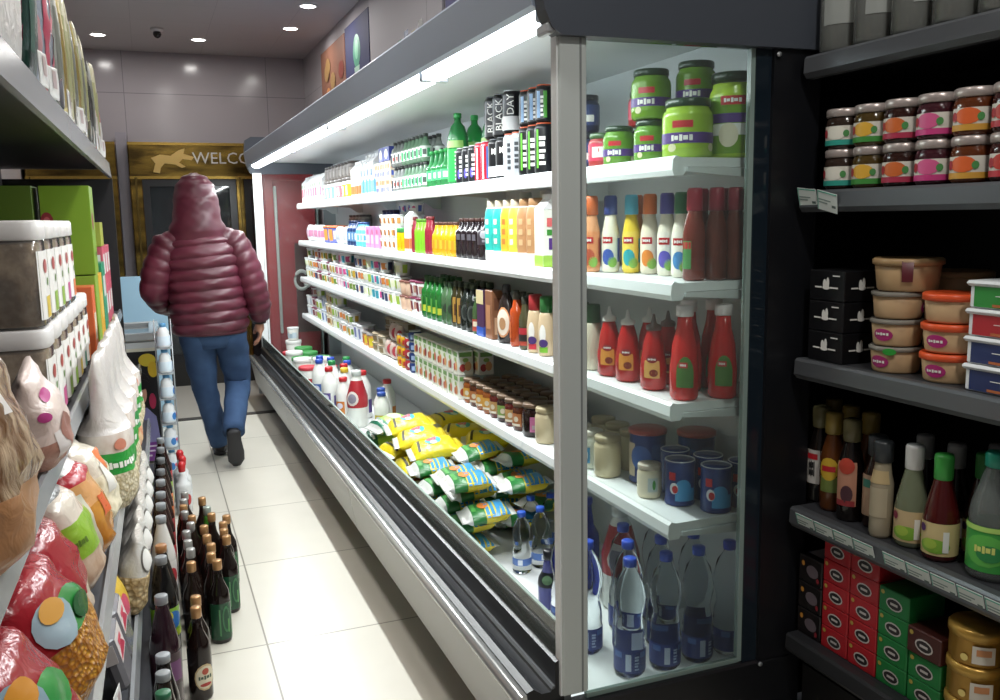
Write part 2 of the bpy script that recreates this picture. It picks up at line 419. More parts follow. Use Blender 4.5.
# ------------------------------------------------------------------ gold framed coolers at the far wall
GOLD = noisy('#4a3a1c', '#a3853f', 3.2, .22, .85, 0, 'noise', .35, .7, (1, 1, 4))
GOLDP = m('#a88a45', .25, .85)
DARKG = clear('#6d7478', .22, .04)
def cooler(x0, x1, label, doors, sign):
    t = empty('gold_cooler', ((x0+x1)/2, 8.6, 0)); tag(t, label, 'cooler')
    o = -t.location
    def P(n, mb): return mb.build(n, t, o)
    P('cabinet', MB().box(x0, x1, 8.72, 9.18, .12, 2.2, m('#191818', .5)))
    P('header', MB().box(x0, x1, 8.6, 8.75, 1.9, 2.2, GOLD, .008))
    P('header_trim', MB().box(x0, x1, 8.585, 8.61, 1.885, 1.91, GOLDP).box(x0, x1, 8.585, 8.61, 2.18, 2.205, GOLDP))
    P('plinth', MB().box(x0, x1, 8.6, 8.75, 0, .22, m('#1b1917', .4)))
    xs = [x0]+[a for d in doors for a in d]+[x1]
    for a, b in zip(xs[::2], xs[1::2]):
        if b-a > .01: P('gold_column', MB().box(a, b, 8.59, 8.74, .2, 1.9, GOLD, .006).box(a+(b-a)*.42, a+(b-a)*.58, 8.58, 8.6, .2, 1.9, m('#5d4c25', .3, .8)))
    for a, b in doors:
        f = P('door', MB().box(a, a+.06, 8.6, 8.66, .22, 1.88, m('#17171b', .3)).box(b-.06, b, 8.6, 8.66, .22, 1.88, m('#17171b', .3)).box(a+.06, b-.06, 8.6, 8.66, 1.82, 1.88, m('#17171b', .3)).box(a+.06, b-.06, 8.6, 8.66, .22, .3, m('#17171b', .3)))
        MB().box(a+.06, b-.06, 8.625, 8.633, .3, 1.82, DARKG).build('door_glass', f)
        for z in (.7, 1.1, 1.5): P('shelf', MB().box(a+.02, b-.02, 8.73, 8.78, z, z+.02, m('#8b8f92', .3, .6)))
        rr = random.Random(int(a*100))
        g = MB()
        for k in range(9):
            xx = a+.1+rr.random()*(b-a-.2); zz = rr.choice((.72, 1.12, 1.52))
            g.box(xx, xx+.06, 8.69, 8.72, zz, zz+.1+.1*rr.random(), m(rr.choice(['#9aa0a0', '#5d6468', '#c7cbc9', '#3d4042']), .3))
        P('stocked_packs', g)
    if sign:
        P('lettering', MB().text('WELCOME', lambda u, v: (.785+u, 8.596, 2.065+v), m('#c9c7c2', .25, .5), .145))
        P('diamond_mark', MB().add([(.40+.03*a, 8.596, 2.075+.035*b) for a, b in ((-1, 0), (0, -.5), (1, 0), (0, .5))], [[0, 1, 2, 3]], m('#c9c7c2', .3)))
        hs = [(-.12, -.1), (-.1, -.02), (-.13, .03), (-.06, .06), (.02, .05), (.08, .1), (.13, .12), (.12, .07), (.2, .04), (.18, .01), (.11, .02), (.08, -.01), (.13, -.05), (.1, -.06), (.05, -.03), (-.03, -.02), (-.06, -.06), (-.07, -.11)]
        P('horse_relief', MB().prism([(.23+a*1.1, 2.04+b*.95) for a, b in hs], 8.585, 8.6, m('#c8a866', .3, .6)))
cooler(-.92, -.2, 'gold framed cooler at the far wall, mostly hidden by the left shelves', [(-.85, -.3)], False)
cooler(-.1, 1.42, 'gold framed cooler with WELCOME header behind the walking man', [(-.0, .8), (.87, 1.33)], True)
struct('trim_2', MB().box(-.195, -.105, 8.75, 9.2, 0, 2.3, m('#8e8a94', .4)))

# red drinks cooler seen through the far end glass
t = empty('red_cooler', (1.2, 8.25, 0)); tag(t, 'tall red drinks cooler seen through the far end glass', 'cooler'); o = -t.location
MB().box(.98, 1.42, 8.1, 8.5, .08, 1.93, m('#b81f30', .35), .015).build('cabinet', t, o)
MB().box(1.06, 1.42, 8.08, 8.1, .3, 1.85, m('#a81c2c', .25), .006).build('door', t, o)
MB().box(1.06, 1.085, 8.045, 8.075, .5, 1.8, m('#d9d6d6', .3, .3), .008).build('handle', t, o)
MB().box(1.22, 1.42, 8.074, 8.08, .5, 1.3, m('#4a1d1c', .3)).build('bottle_print', t, o)
lg = MB()
def curl(cx, cz, r, a0, a1): lg.tube([(cx+r*cos(R(a)), 8.072, cz+1.35*r*sin(R(a))) for a in range(a0, a1, 20)], [.012+.008*sin(R(a)) ** 2 for a in range(a0, a1, 20)], m('#e9e4e4', .4), 6)
curl(1.27, .97, .06, 40, 330); curl(1.32, .95, .025, 0, 370)
lg.build('script_mark', t, o)
for x in (1.02, 1.38): MB().box(x-.02, x+.02, 8.2, 8.24, 0, .08, m('#222222')).build('foot', t, o)

# ------------------------------------------------------------------ the long open display fridge
FW = m('#e4e8e8', .35); FG = m('#c3c9ca', .4); BLK = m('#17181c', .35)
fr = empty('display_fridge', (1.2, 4.8, 0)); tag(fr, 'long open multideck display fridge with lit canopy, filled with groceries', 'fridge')
def FP(n, mb, par=None):
    return mb.build(n, par or fr, -fr.location if par is None else None)
Y0, Y1 = 1.83, 7.76
JY = [1.875+i*(7.66-1.875)/6 for i in range(7)]
for i in range(3):
    a, b = Y0+(Y1-Y0)*i/3, Y0+(Y1-Y0)*(i+1)/3
    FP('base_panel', MB().prism([(.79, .125), (.80, .125), (.80, .335), (.752, .335)], a+.003, b-.003, m('#b9bab9', .38, .15)))
FP('plinth', MB().box(.93, 1.52, Y0+.03, Y1-.03, .01, .2, m('#141414', .6)))
for y in (2.6, 4.1, 5.6, 7.1): FP('foot', MB().box(.89, .93, y, y+.05, 0, .1, m('#7c2a26', .5), .008))
FP('chrome_rail', MB().prism([(.757, .330), (.744, .338), (.742, .352), (.750, .364), (.768, .368), (.772, .340)], Y0-.01, Y1+.01, m('#d2d4d4', .22, .6), smooth=True))
FP('bumper', MB().prism([(.772, .335), (.772, .366), (.79, .372), (.812, .356), (.835, .356), (.848, .366), (.848, .43), (.86, .434), (.872, .43), (.872, .2), (.80, .2), (.80, .335)], Y0, Y1, m('#1a1b1f', .33)))
FP('bumper_bead', MB().prism([(.838, .362), (.842, .370), (.848, .370), (.848, .362)], Y0, Y1, m('#6e7175', .3, .3)))
FP('front_glass', MB().box(.860, .867, Y0+.02, Y1-.02, .43, .522, clear('#b9c7c2', .2, .03)))
FP('glass_edge', MB().box(.859, .868, Y0+.02, Y1-.02, .522, .527, m('#9fb0aa', .2)))
FP('basin', MB().box(.872, 1.55, Y0, Y1, .235, .262, FW).box(.872, .89, Y0, Y1, .262, .425, m('#8f9698', .35, .2)))
FP('basin_deck', MB().box(.9, 1.53, 4.72, Y1-.03, .262, .3105, FW))
FP('back_panel', MB().box(1.535, 1.56, Y0, Y1, .262, 1.98, m('#c9ced0', .45)))
FP('canopy', MB().prism([(.848, 1.962), (.826, 1.945), (.810, 1.952), (.797, 2.056), (.805, 2.066), (1.56, 2.12), (1.56, 1.985), (1.0, 1.985), (.93, 1.992), (.9, 1.98)], Y0+.01, Y1, m('#a5b1c3', .35, .2)))
FP('canopy_lining', MB().prism([(.905, 1.976), (.935, 1.985), (1.535, 1.974), (1.535, 1.984), (.935, 1.991), (.905, 1.982)], Y0+.01, Y1, m('#dfe3e4', .4)))
ec = [(.86, 1.885), (.838, 1.9), (.822, 1.935), (.80, 2.05), (.81, 2.16), (.86, 2.19), (1.57, 2.19), (1.57, 1.888)]
FP('canopy_end_cap', MB().prism(ec, Y0-.035, Y0+.012, m('#484d56', .42)))
FP('canopy_end_cap', MB().prism(ec, Y1, Y1+.04, m('#565b63', .4)))
FP('end_cap_clip', MB().box(.828, .848, Y0-.03, Y0+.03, 1.888, 1.912, m('#b9bcbf', .3, .4), .005))
LY = [Y0+.05, 2.79, 4.36, 5.9, Y1-.1]
for a, b in zip(LY, LY[1:]):
    n = 14; tb = MB()
    tb.rings([[(.885+.042*cos(2*pi*i/n), y, 1.952+.024*sin(2*pi*i/n)) for i in range(n)] for y in (a+.012, b-.012)], m('#f4fbff', .5, emit=7.0)); lo = FP('lamp_tube', tb); lo['label'] = 'bright white lamp tube'
    FP('lamp_holder', MB().box(.84, .932, a-.012, a+.012, 1.926, 1.982, m('#aeb3b8', .3, .3), .004))
for z in (1.635, 1.33, 1.025, .712):
    for a, b in zip(JY, JY[1:]):
        FP('shelf', MB().prism([(1.197, z-.043), (1.192, z-.03), (1.194, z-.004), (1.202, z+.004), (1.216, z), (1.54, z), (1.54, z-.022), (1.236, z-.022), (1.224, z-.043)], a+.0015, b-.0015, FW))
    for y in JY:
        FP('shelf_bracket', MB().prism([(1.23, z-.024), (1.54, z-.024), (1.54, z-.09), (1.49, z-.085), (1.44, z-.05), (1.23, z-.034)], y-.006, y+.006, m('#d3d8d8', .4)))
# ends: slim light posts, clear end panes, black panels
for y, c in ((Y0, '#d3dad7'), (Y1, '#eef1f2')):
    FP('corner_post', MB().box(.862, .930, y-.016, y+.016, .345, 1.895, m(c, .35, .1), .003).box(.858, .864, y-.01, y+.018, .345, 1.895, m('#f1f4f4', .3)).box(.912, .916, y-.0185, y-.015, .35, 1.89, m('#8d9292', .4)))
    FP('end_glass', MB().box(.928, 1.378, y-.004, y+.004, .33, 1.886, clear('#f1f6f4', .03, .02, 1.22)))
    FP('glass_trim', MB().box(1.374, 1.386, y-.008, y+.008, .325, 1.89, m('#8fa39d', .25)).box(.93, 1.38, y-.006, y+.006, .322, .334, m('#8ea29b', .25)))
FP('end_panel', MB().box(.81, 1.57, Y0-.022, Y0+.02, .03, .322, BLK, .006).box(1.43, 1.57, Y0-.022, Y0+.02, .322, 1.89, BLK))
FP('end_panel', MB().box(.81, 1.57, Y1-.02, Y1+.022, .03, .322, m('#c9cccb', .4)).box(1.43, 1.57, Y1-.02, Y1+.022, .322, 1.89, m('#8d9597', .4)))
FP('end_mirror_strip', MB().box(1.386, 1.43, Y0-.012, Y0+.004, .322, 1.89, m('#1d2730', .06)))
for x, z in ((1.385, 1.893), (1.436, 1.872), (1.43, .318)): FP('screw', MB().rings([[(x+.006*cos(2*pi*i/10), Y0-.03-k, z+.006*sin(2*pi*i/10)) for i in range(10)] for k in (0, .004)], m('#b9bdbf', .3, .6)))

# ------------------------------------------------------------------ dark wall shelving on the near side of the fridge
DK = m('#1b1b1d', .5); GRY = m('#5b5e62', .35, .3)
rs_ = empty('dark_shelving', (1.72, 1.2, 0)); tag(rs_, 'dark metal wall shelving beside the fridge end, stocked with jars and bottles', 'shelving')
def RP(n, mb): return mb.build(n, rs_, -rs_.location)
RY0, RY1 = .55, 1.786
RP('back_panel', MB().box(1.955, 1.975, RY0, 2.078, .05, 2.4, DK))
RP('end_panel', MB().box(1.585, 1.955, 2.06, 2.078, .02, 2.4, m('#141416', .5)))
RP('kick_panel', MB().box(1.56, 1.95, RY0, RY1, 0, .3, m('#161618', .5)))
RZ = [1.868, 1.55, 1.135, .745, .398]
for z in RZ:
    s = RP('shelf', MB().box(1.53, 1.955, RY0, RY1, z-.025, z, m('#35363a', .45)).box(1.59, 1.955, RY1, 2.058, z-.025, z, m('#35363a', .45)).prism([(1.508, z-.052), (1.499, z-.04), (1.501, z-.006), (1.507, z), (1.532, z), (1.532, z-.052)], RY0, RY1, GRY if z > .5 else m('#2a2b2e', .4)))

# ------------------------------------------------------------------ left shelving
ls = empty('grocery_shelving', (-.35, 3.1, 0)); tag(ls, 'long shelving stepping out down the left of the aisle', 'shelving')
ls.rotation_euler = (0, 0, TILT)
def LW(x0, y, z=0): return (x0*cos(TILT)-y*sin(TILT), x0*sin(TILT)+y*cos(TILT), z)   # point on the tilted rack
inv = Matrix.Translation(ls.location) @ Matrix.Rotation(TILT, 4, 'Z')
def LP(n, mb):
    o = mb.build(n, ls); o.matrix_parent_inverse = (inv.inverted() @ Matrix.Rotation(TILT, 4, 'Z')); return o
LY0, LY1 = .7, 5.79
LSH = [(-.25, 1.845), (-.25, .985), (-.168, .645), (-.14, .30), (-.03, .115)]
LP('back_panel', MB().box(-.84, -.82, LY0, LY1, .05, 2.3, m('#2b2b2e', .6)))
for y in (LY1,): LP('upright', MB().box(-.82, -.30 if y < 5 else -.245, y, y+.025, .1, 1.76, m('#202024', .5)))
for i, (x0, z) in enumerate(LSH[:4]):
    s = LP('shelf', MB().box(-.82, x0-.012, LY0, LY1, z-.03, z-.004, m('#131316' if i == 0 else '#4a4b50', .45)))
    lo = (.08, .036, .036, .034)[i]
    LP('price_rail', MB().prism([(x0-.014, z-lo), (x0+.004, z-lo), (x0-.004, z+.006), (x0-.014, z+.006)], LY0, LY1, m('#a9acb0', .25, .3)))
LP('base_deck', MB().box(-.82, -.03, LY0, LY1-.38, .02, .115, m('#3a3b40', .4), .006))
# ------------------------------------------------------------------ kinds of goods
def P_can(r, h): return [(r*.8, 0), (r, .008), (r, h-.014), (r*.84, h-.002), (r*.78, h)]
def P_jar(r, h, nk=.86): return [(r*.88, 0), (r, .007), (r, h*.72), (r*.97, h*.77), (r*nk, h*.83), (r*nk, h*.87)]
def C_jar(r, h, nk=.9, a=.84): return [(r*nk, h*a), (r*nk*1.03, h*a+.003), (r*nk*1.03, h-.003), (r*nk*.97, h)]
def P_tub(r0, r1, h): return [(r0*.95, 0), (r0, .004), (r1, h*.93), (r1*.98, h*.94)]
def C_tub(r1, h): return [(r1*1.04, h*.88), (r1*1.06, h*.9), (r1*1.06, h*.985), (r1*1.0, h), (r1*.9, h*.985)]
def P_bot(r, h, nr, sh=.55, nk=.86): return [(r*.84, 0), (r, .008), (r, h*sh), (r*.93, h*(sh+.07)), (nr*1.5, h*(sh+nk)/2+.0), (nr*1.1, h*nk), (nr, h*(nk+.02)), (nr, h*.94)]
def C_bot(nr, h, a=.91): return [(nr*1.1, h*a), (nr*1.22, h*a+.002), (nr*1.22, h-.003), (nr*1.08, h)]
class Bag(Surf):
    """a filled soft bag or pouch: half width and half thickness follow the height"""
    def __init__(s, hw, ht, h, top=.0, bottom=.35, wr=.06, ph=0, n=22, shape=None):
        s.hw, s.ht, s.h, s.wr, s.ph, s.n, s.shape = hw, ht, h, wr, ph, n, shape; s.p = [(hw, h*i/16) for i in range(17)]
    def wt(s, z):
        t = min(1, max(0, z/s.h))
        if s.shape: 
            for (t0, w0, k0), (t1, w1, k1) in zip(s.shape, s.shape[1:]):
                if t0 <= t <= t1: u = (t-t0)/(t1-t0); u = u*u*(3-2*u); return (s.hw*(w0+(w1-w0)*u), s.ht*(k0+(k1-k0)*u))
        e = (max(0, sin(pi*min(1, max(0, t))))) ** .5
        return (s.hw*(.93+.07*e), s.ht*(.06+.94*e))
    def rad(s, z): return s.wt(z)[0]
    def P(s, a, z, off=0.0, r=None):
        w, t = s.wt(z); q = 2.6
        k = (abs(cos(a))**q+abs(sin(a))**q)**(-1/q)
        g = 1+s.wr*(sin(5*a+38*z+s.ph)*.5+sin(9*a-61*z+2*s.ph)*.3+sin(3*a+90*z)*.3)
        return ((t*g*k+off)*cos(a), (w*(1+(g-1)*.4)*k+off)*sin(a), z)
    def zs(s, n=16): return [s.h*i/n for i in range(n+1)]
    def build(s, zones, n=18):
        mb = MB()
        for z0, z1, mt in zones:
            zz = sorted({z0*s.h, z1*s.h} | {z for z in s.zs(n) if z0*s.h < z < z1*s.h})
            mb.rings([[s.P(2*pi*i/s.n, z) for i in range(s.n)] for z in zz], mt, z0 == 0, z1 == 1)
        return mb
    def stripe(s, mb, a0, z0, a1, z1, wz, mat, n=6, off=.0022):
        vs = []
        for i in range(n+1):
            t = i/n; a = R(a0+(a1-a0)*t); z = z0+(z1-z0)*t
            vs += [s.P(a, max(0, z-wz/2), off), s.P(a, min(s.h, z+wz/2), off)]
        mb.add(vs, [[2*i, 2*i+2, 2*i+3, 2*i+1] for i in range(n)], mat, True)
def bag(key, name, cat, hw, ht, h, zones, decals=(), stripes=(), extra=(), **k):
    s = Bag(hw, ht, h, **k); zones = [(a, b, crinkle(mt) if mt.name.startswith('paint_') else mt) for a, b, mt in zones]; pc = [(name, s.build(zones).mesh(name), None, None)]
    mb = MB(); s.decals(mb, decals)
    for st in stripes: s.stripe(mb, *st)
    if mb.f: pc.append(('printed_label', mb.mesh('printed_label'), 0, None))
    for pn, e in extra: pc.append((pn, e.mesh(pn), 0, None))
    kind(key, name, cat, pc)
    return s
K = '#'
wh, blk, red, drk, sil = m('#ecebe6', .4), m('#1a1a1c', .35), m('#b8222c', .35), m('#2a1512', .2), m('#b9bcbf', .3, .5)
ora, yel, grn, blu, nav, tea, pnk, lim, pur = m('#dd7434', .4), m('#e5c231', .4), m('#3f8f3a', .4), m('#2c63b8', .4), m('#232c68', .4), m('#2fa59c', .4), m('#d65f91', .4), m('#9cc43c', .4), m('#4f2f7c', .4)
crm, bei, brn, gry = m('#e0d6bd', .45), m('#c9b595', .5), m('#6b4228', .4), m('#8a8c8e', .4)
A = 236   # the angle that looks at the aisle's near end from the fridge
AA = (180, 236, 300)

# --- top fridge shelf
def mayo(key, r, h, body, lid, lz=(.16, .7)):
    container(key, 'sauce_jar', 'jar', P_jar(r, h), body, [('lid', C_jar(r, h, .88, .86), lid)],
              (h*lz[0], h*lz[1], body, [('r', 236, 178, h*.24, h*.42, pur), ('r', (225,), 24, h*.5, h*.62, red), ('q', 225, 26, h*.33, .014, wh), ('e', (200, 300), 11, h*.17, h*.07, m('#c9c6a0'))]), n=22)
gj, gl = m('#6f9a2c', .25), m('#1f3a24', .3)
mayo('mayo', .052, .128, gj, gl); mayo('mayo_small', .044, .11, m('#5f8f2c', .25), gl); mayo('mayo_big', .062, .145, m('#97bb36', .25), gl)
container('mayo_tall', 'sauce_jar', 'jar', P_jar(.058, .21), m('#a9c93a', .25), [('lid', C_jar(.058, .21, .9, .9), gl)],
          (.01, .15, gj, [('r', 235, 178, .085, .108, pur), ('r', 235, 30, .128, .15, red), ('q', 235, 22, .139, .01, wh), ('r', 235, 178, .055, .083, wh), ('e', 225, 24, .055, .03, crm)]), n=24)
container('paste_jar', 'paste_jar', 'jar', P_jar(.042, .1), m('#a32a2c', .3), [('lid', C_jar(.042, .1), m('#3d5a33', .3))], (.02, .07, m('#c83a55', .4), [('r', A, 40, .03, .06, wh), ('r', A, 25, .045, .056, red)]))
container('navy_jar', 'navy_jar', 'jar', P_jar(.04, .11), m('#22294f', .3), [('lid', C_jar(.04, .11), m('#2b2f3a', .3))], (.02, .08, m('#3b4a7d', .4), [('r', A, 40, .03, .05, wh)]))
def can(key, r, h, body, top, ds, name='energy_drink_can'):
    container(key, name, 'can', P_can(r, h), body, [('can_lid', [(r*.84, h-.004), (r*.86, h+.001), (r*.78, h+.002), (r*.74, h-.001)], top)], (.01, h-.016, body, ds), n=16)
ck = m('#17181b', .3, .2); olid = m('#c4542a', .35)
can('can_green', .033, .165, ck, olid, [('r', (A-30, A+60), 7, .02, .145, m('#5fae3a', .3)), ('Q', A, 18, .03, .13, wh)])
can('can_blackgreen', .033, .165, ck, olid, [('r', (A-45, A+50), 4, .02, .145, m('#5fae3a', .3)), ('r', A, 14, .02, .15, m('#2c2e31', .3)), ('Q', A, 16, .03, .13, m('#d7d9d6'))])
can('can_small', .029, .12, ck, olid, [('r', A-25, 12, .015, .1, m('#7c9fc4', .3)), ('r', A+20, 12, .015, .1, m('#4f9b3c', .3)), ('Q', A, 10, .02, .09, wh)])
can('can_day', .036, .15, ck, sil, [('r', 180, 179, .012, .06, m('#c9cacb', .3)), ('v', A, 'DAY', .1, .036, wh)])
can('can_black', .036, .155, ck, m('#5c5f63', .3, .5), [('v', A-6, 'BLACK', .08, .037, wh), ('r', A+45, 12, .015, .14, m('#6e2430', .3))])
can('can_blacklow', .036, .15, ck, m('#5c5f63', .3, .5), [('r', 180, 179, .012, .05, m('#c4c5c6', .3)), ('q', A, 24, .105, .022, wh)])
can('can_white', .033, .155, m('#c9ced3', .25, .4), olid, [('Q', A, 18, .03, .13, m('#30343a')), ('e', A+40, 12, .1, .016, blu), ('e', A+40, 12, .05, .016, blu)])
can('can_red', .03, .15, m('#b8273a', .25, .2), sil, [('r', A+20, 16, .01, .13, blu), ('r', A-25, 8, .01, .13, wh)])
can('can_dark', .032, .145, m('#222428', .3, .2), sil, [('Q', A, 16, .03, .12, wh), ('e', A-20, 14, .04, .02, m('#5d55b0'))])
gs = clear('#58c67a', .36, .08)
container('soda_big', 'green_soda_bottle', 'bottle', [(.036, 0), (.046, .012), (.046, .16), (.043, .185), (.044, .2), (.03, .245), (.015, .262), (.014, .285)], gs, [('cap', [(.016, .278), (.017, .28), (.017, .298), (.015, .3)], m('#2f9c4d', .3))],
          (.015, .15, m('#37b558', .3), [('r', A, 4, .02+.016*k, .028+.016*k, wh) for k in range(8)]+[('r', 200, 80, .155, .185, m('#9fce72', .4))]), n=18)
container('soda_small', 'green_soda_bottle', 'bottle', P_bot(.031, .165, .012, .5, .8), gs, [('cap', C_bot(.012, .165), m('#2f9c4d', .3))], (.03, .075, m('#4fb878', .3), [('r', A, 25, .04, .065, wh)]), n=14)
container('malt_mini', 'mini_drink_bottle', 'bottle', P_bot(.029, .128, .011, .5, .8), clear('#9fc7a8', .45, .1), [('cap', C_bot(.011, .128, .88), m('#3d4240', .3))], (.018, .07, m('#dfe9e2', .4), [('r', (A-40, A+40), 15, .02, .06, m('#3fae6d')), ('r', A, 18, .03, .055, m('#4b5450'))]), n=12)
container('malt_dark', 'mini_drink_bottle', 'bottle', P_bot(.029, .128, .011, .5, .8), clear('#b3b9b6', .5, .1), [('cap', C_bot(.011, .128, .88), blk)], (.018, .07, m('#d7dbd9', .4), [('r', (A-40, A+40), 14, .02, .06, m('#33383a')), ('r', A, 16, .03, .05, m('#c2584f'))]), n=12)
def box3(key, w, d, h, c, ds, name='milk_carton', cat='carton', extra=()): carton(key, name, cat, w, d, h, m(c, .4), ds, extra)
box3('pack_blue', .1, .07, .075, '#3b4aa0', [('f', 'e', .5, .5, .3, .35, wh), ('l', 'e', .5, .5, .3, .35, wh), ('l', .1, .9, 0, .15, crm)], 'dessert_pack', 'box')
box3('pack_orange', .1, .07, .085, '#e8d9c4', [(s, u, u+.18, v, v+.3, c) for s in 'fl' for u in (.1, .4, .7) for v, c in ((.1, m('#4d66c0')), (.55, ora))], 'dessert_pack', 'box')
def gable(w, d, h): 
    return MB().prism([(-d/2, h), (d/2, h), (.004, h+.035), (.004, h+.05), (-.004, h+.05), (-.004, h+.035)], -w/2, w/2, m('#e6e8e8', .4))
box3('milk_tall', .072, .072, .19, '#e3e9ee', [('f', 0, 1, .1, .45, m('#6fb1dc')), ('l', 0, 1, .1, .5, m('#7cbbe2')), ('l', .2, .8, .6, .8, red), ('f', .2, .8, .6, .8, blu)], extra=[('gable_top', gable(.072, .072, .19))])
box3('milk_orange', .072, .072, .17, '#eeeae2', [('f', 0, 1, .1, .4, ora), ('l', 0, 1, .1, .4, m('#d98a55')), ('l', .2, .8, .55, .8, grn)], extra=[('gable_top', gable(.072, .072, .17))])
box3('milk_white', .075, .075, .16, '#ece9e6', [('f', .15, .85, .3, .7, m('#d6708c')), ('l', .1, .55, .25, .6, m('#cf5f82')), ('l', .6, .9, .3, .7, m('#5d79b5')), ('f', .2, .5, .75, .9, grn)], extra=[('gable_top', gable(.075, .075, .16))])
for k, c in (('blue', '#7fb8e0'), ('red', '#d77a86'), ('yellow', '#e3c634')):
    container('lab_'+k, 'cream_jar', 'jar', P_jar(.05, .135), m('#e8e9e6', .3), [('lid', C_jar(.05, .135, .92), m('#6a6460', .35))], (.012, .09, m(c, .4), [('r', (A-45, A+40), 18, .02, .08, wh), ('r', A+5, 12, .03, .07, m('#c2423f' if k == 'red' else c))]), n=16)
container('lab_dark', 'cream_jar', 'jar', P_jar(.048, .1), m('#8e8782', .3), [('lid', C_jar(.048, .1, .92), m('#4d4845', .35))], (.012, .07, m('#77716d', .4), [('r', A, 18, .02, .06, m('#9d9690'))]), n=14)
# --- second fridge shelf
def dressing(key, cap, body, lab, spot, h=.225):
    pr = [(.024, 0), (.028, .006), (.0285, .1), (.026, .125), (.019, .158), (.016, .172), (.0155, .18)]
    container(key, 'dressing_bottle', 'bottle', pr, m(body, .3), [('cap', [(.0175, .168), (.0205, .17), (.0195, .218), (.016, .225)], m(cap, .35))],
              (.012, .12, m(lab, .4), [('r', (A-20,), 34, .085, .104, red), ('q', A-20, 24, .0945, .008, wh), ('e', A-16, 40, .045, .024, m(spot)), ('e', A+14, 30, .03, .016, m('#7fae4a')), ('r', (A+80, A-110), 30, .03, .1, m(spot))]), n=18, sx=.9)
dressing('dr_orange', '#cf6a3a', '#d99a6e', '#d98f5e', '#b5533a'); dressing('dr_navy', '#3c4f96', '#e9e3cf', '#e6e2d2', '#3c59a8'); dressing('dr_yellow', '#56b4cf', '#e7c93b', '#e6cd55', '#2f9fa5')
dressing('dr_orange2', '#d86b2c', '#eadfc6', '#e9dfc9', '#d98132'); dressing('dr_purple', '#47408f', '#ebe4d0', '#e5e0d2', '#5d53ad'); dressing('dr_green', '#1f6a41', '#ece7d4', '#e9e6d8', '#3d7fb5')
container('sauce_red', 'red_sauce_bottle', 'bottle', [(.025, 0), (.029, .006), (.029, .115), (.026, .14), (.018, .17), (.0165, .182)], m('#6f2c22', .25), [('cap', [(.018, .174), (.0205, .176), (.0195, .226), (.016, .232)], m('#a3233a', .35))],
          (.02, .115, None, [('r', A-40, 26, .03, .1, m('#4c8a4d')), ('r', A-40, 24, .08, .097, red)]), n=18)
container('sauce_brown', 'red_sauce_bottle', 'bottle', [(.025, 0), (.029, .006), (.029, .115), (.026, .14), (.018, .17), (.0165, .182)], m('#5d2a20', .2), [('cap', [(.018, .174), (.0205, .176), (.0195, .226), (.016, .232)], m('#8a2638', .35))], n=18)
box3('juice_green', .07, .07, .19, '#e6ebdf', [('l', 0, 1, 0, .2, m('#9ac650')), ('f', 0, 1, 0, .2, m('#9ac650')), ('l', .3, .8, .3, .5, pur), ('l', .2, .8, .55, .65, grn), ('l', .2, .8, .7, .85, m('#d96a6a'))], 'juice_carton', 'carton', [('gable_top', gable(.07, .07, .19))])
def coffee(key, sl, cap=None, sh='#e7ded0'):
    container(key, 'milk_drink_bottle', 'bottle', [(.033, 0), (.036, .006), (.036, .04), (.034, .048), (.036, .06), (.036, .165), (.033, .185), (.025, .212)], m('#ece9e4', .35), [('cap', [(.0255, .2), (.0275, .203), (.0265, .226), (.024, .23)], m(cap or '#cfc2ad', .35))],
              (.042, .2, m(sl, .4), [('r', (A-35, A+40), 13, .068+.036*k, .088+.036*k, m(sh)) for k in range(3)]), n=18)
coffee('cf_teal', '#2fb3a8'); coffee('cf_yellow', '#e2b137', sh='#c27a3a'); coffee('cf_lime', '#c9cf4a'); coffee('cf_brown', '#b3875d', '#a57e58', '#c9a77d')
container('tall_dark', 'dark_juice_bottle', 'bottle', P_bot(.036, .26, .019, .6, .86), clear('#3a2323', .75, .08), [('cap', C_bot(.019, .26, .9), wh)], n=14)
container('dark_pet', 'dark_drink_bottle', 'bottle', P_bot(.031, .165, .013, .62, .84), m('#241b20', .2), [('cap', C_bot(.013, .165), m('#4a2f2a', .4))], (.07, .1, None, [('r', A-30, 18, .075, .1, m('#5a565e'))]), n=14)
container('dark_pet_lab', 'dark_drink_bottle', 'bottle', P_bot(.033, .165, .014, .62, .84), m('#241b20', .2), [('cap', C_bot(.014, .165), m('#4a2f2a', .4))], (.06, .12, m('#3c343b', .4), [('e', A, 30, .1, .016, m('#a8a4ac')), ('r', A, 14, .07, .08, m('#8b868f'))]), n=14)
container('juice_pet', 'yellow_juice_bottle', 'bottle', P_bot(.03, .15, .013, .55, .84), m('#d9a520', .2), [('cap', C_bot(.013, .15), m('#5a3a30', .4))], (.03, .07, m('#c9b22c', .4), [('r', (A-30, A+40), 14, .03, .07, m('#d98f2a'))]), n=14)
container('slim_red', 'slim_drink_bottle', 'bottle', P_bot(.022, .175, .011, .6, .85), m('#93283a', .25), [('cap', C_bot(.011, .175), m('#7a2f33', .4))], n=12)
container('slim_green', 'slim_drink_bottle', 'bottle', P_bot(.024, .165, .011, .6, .85), m('#7fc22f', .25), [('cap', C_bot(.011, .165), m('#5a8f2c', .4))], n=12)
container('juice_cup', 'juice_jar', 'jar', P_jar(.034, .12), m('#e6b517', .25), [('lid', C_jar(.034, .12, .95, .8), m('#3f8a4a', .35))], n=14)
container('tub_small', 'yogurt_tub', 'tub', P_tub(.036, .042, .062), m('#e6e4e0', .35), [('lid', C_tub(.042, .062), m('#d5d8d8', .3))], (.012, .048, None, [('r', (A-50, A+50), 14, .015, .045, m('#a5693f')), ('r', A, 14, .015, .045, m('#d99a55'))]), n=16)
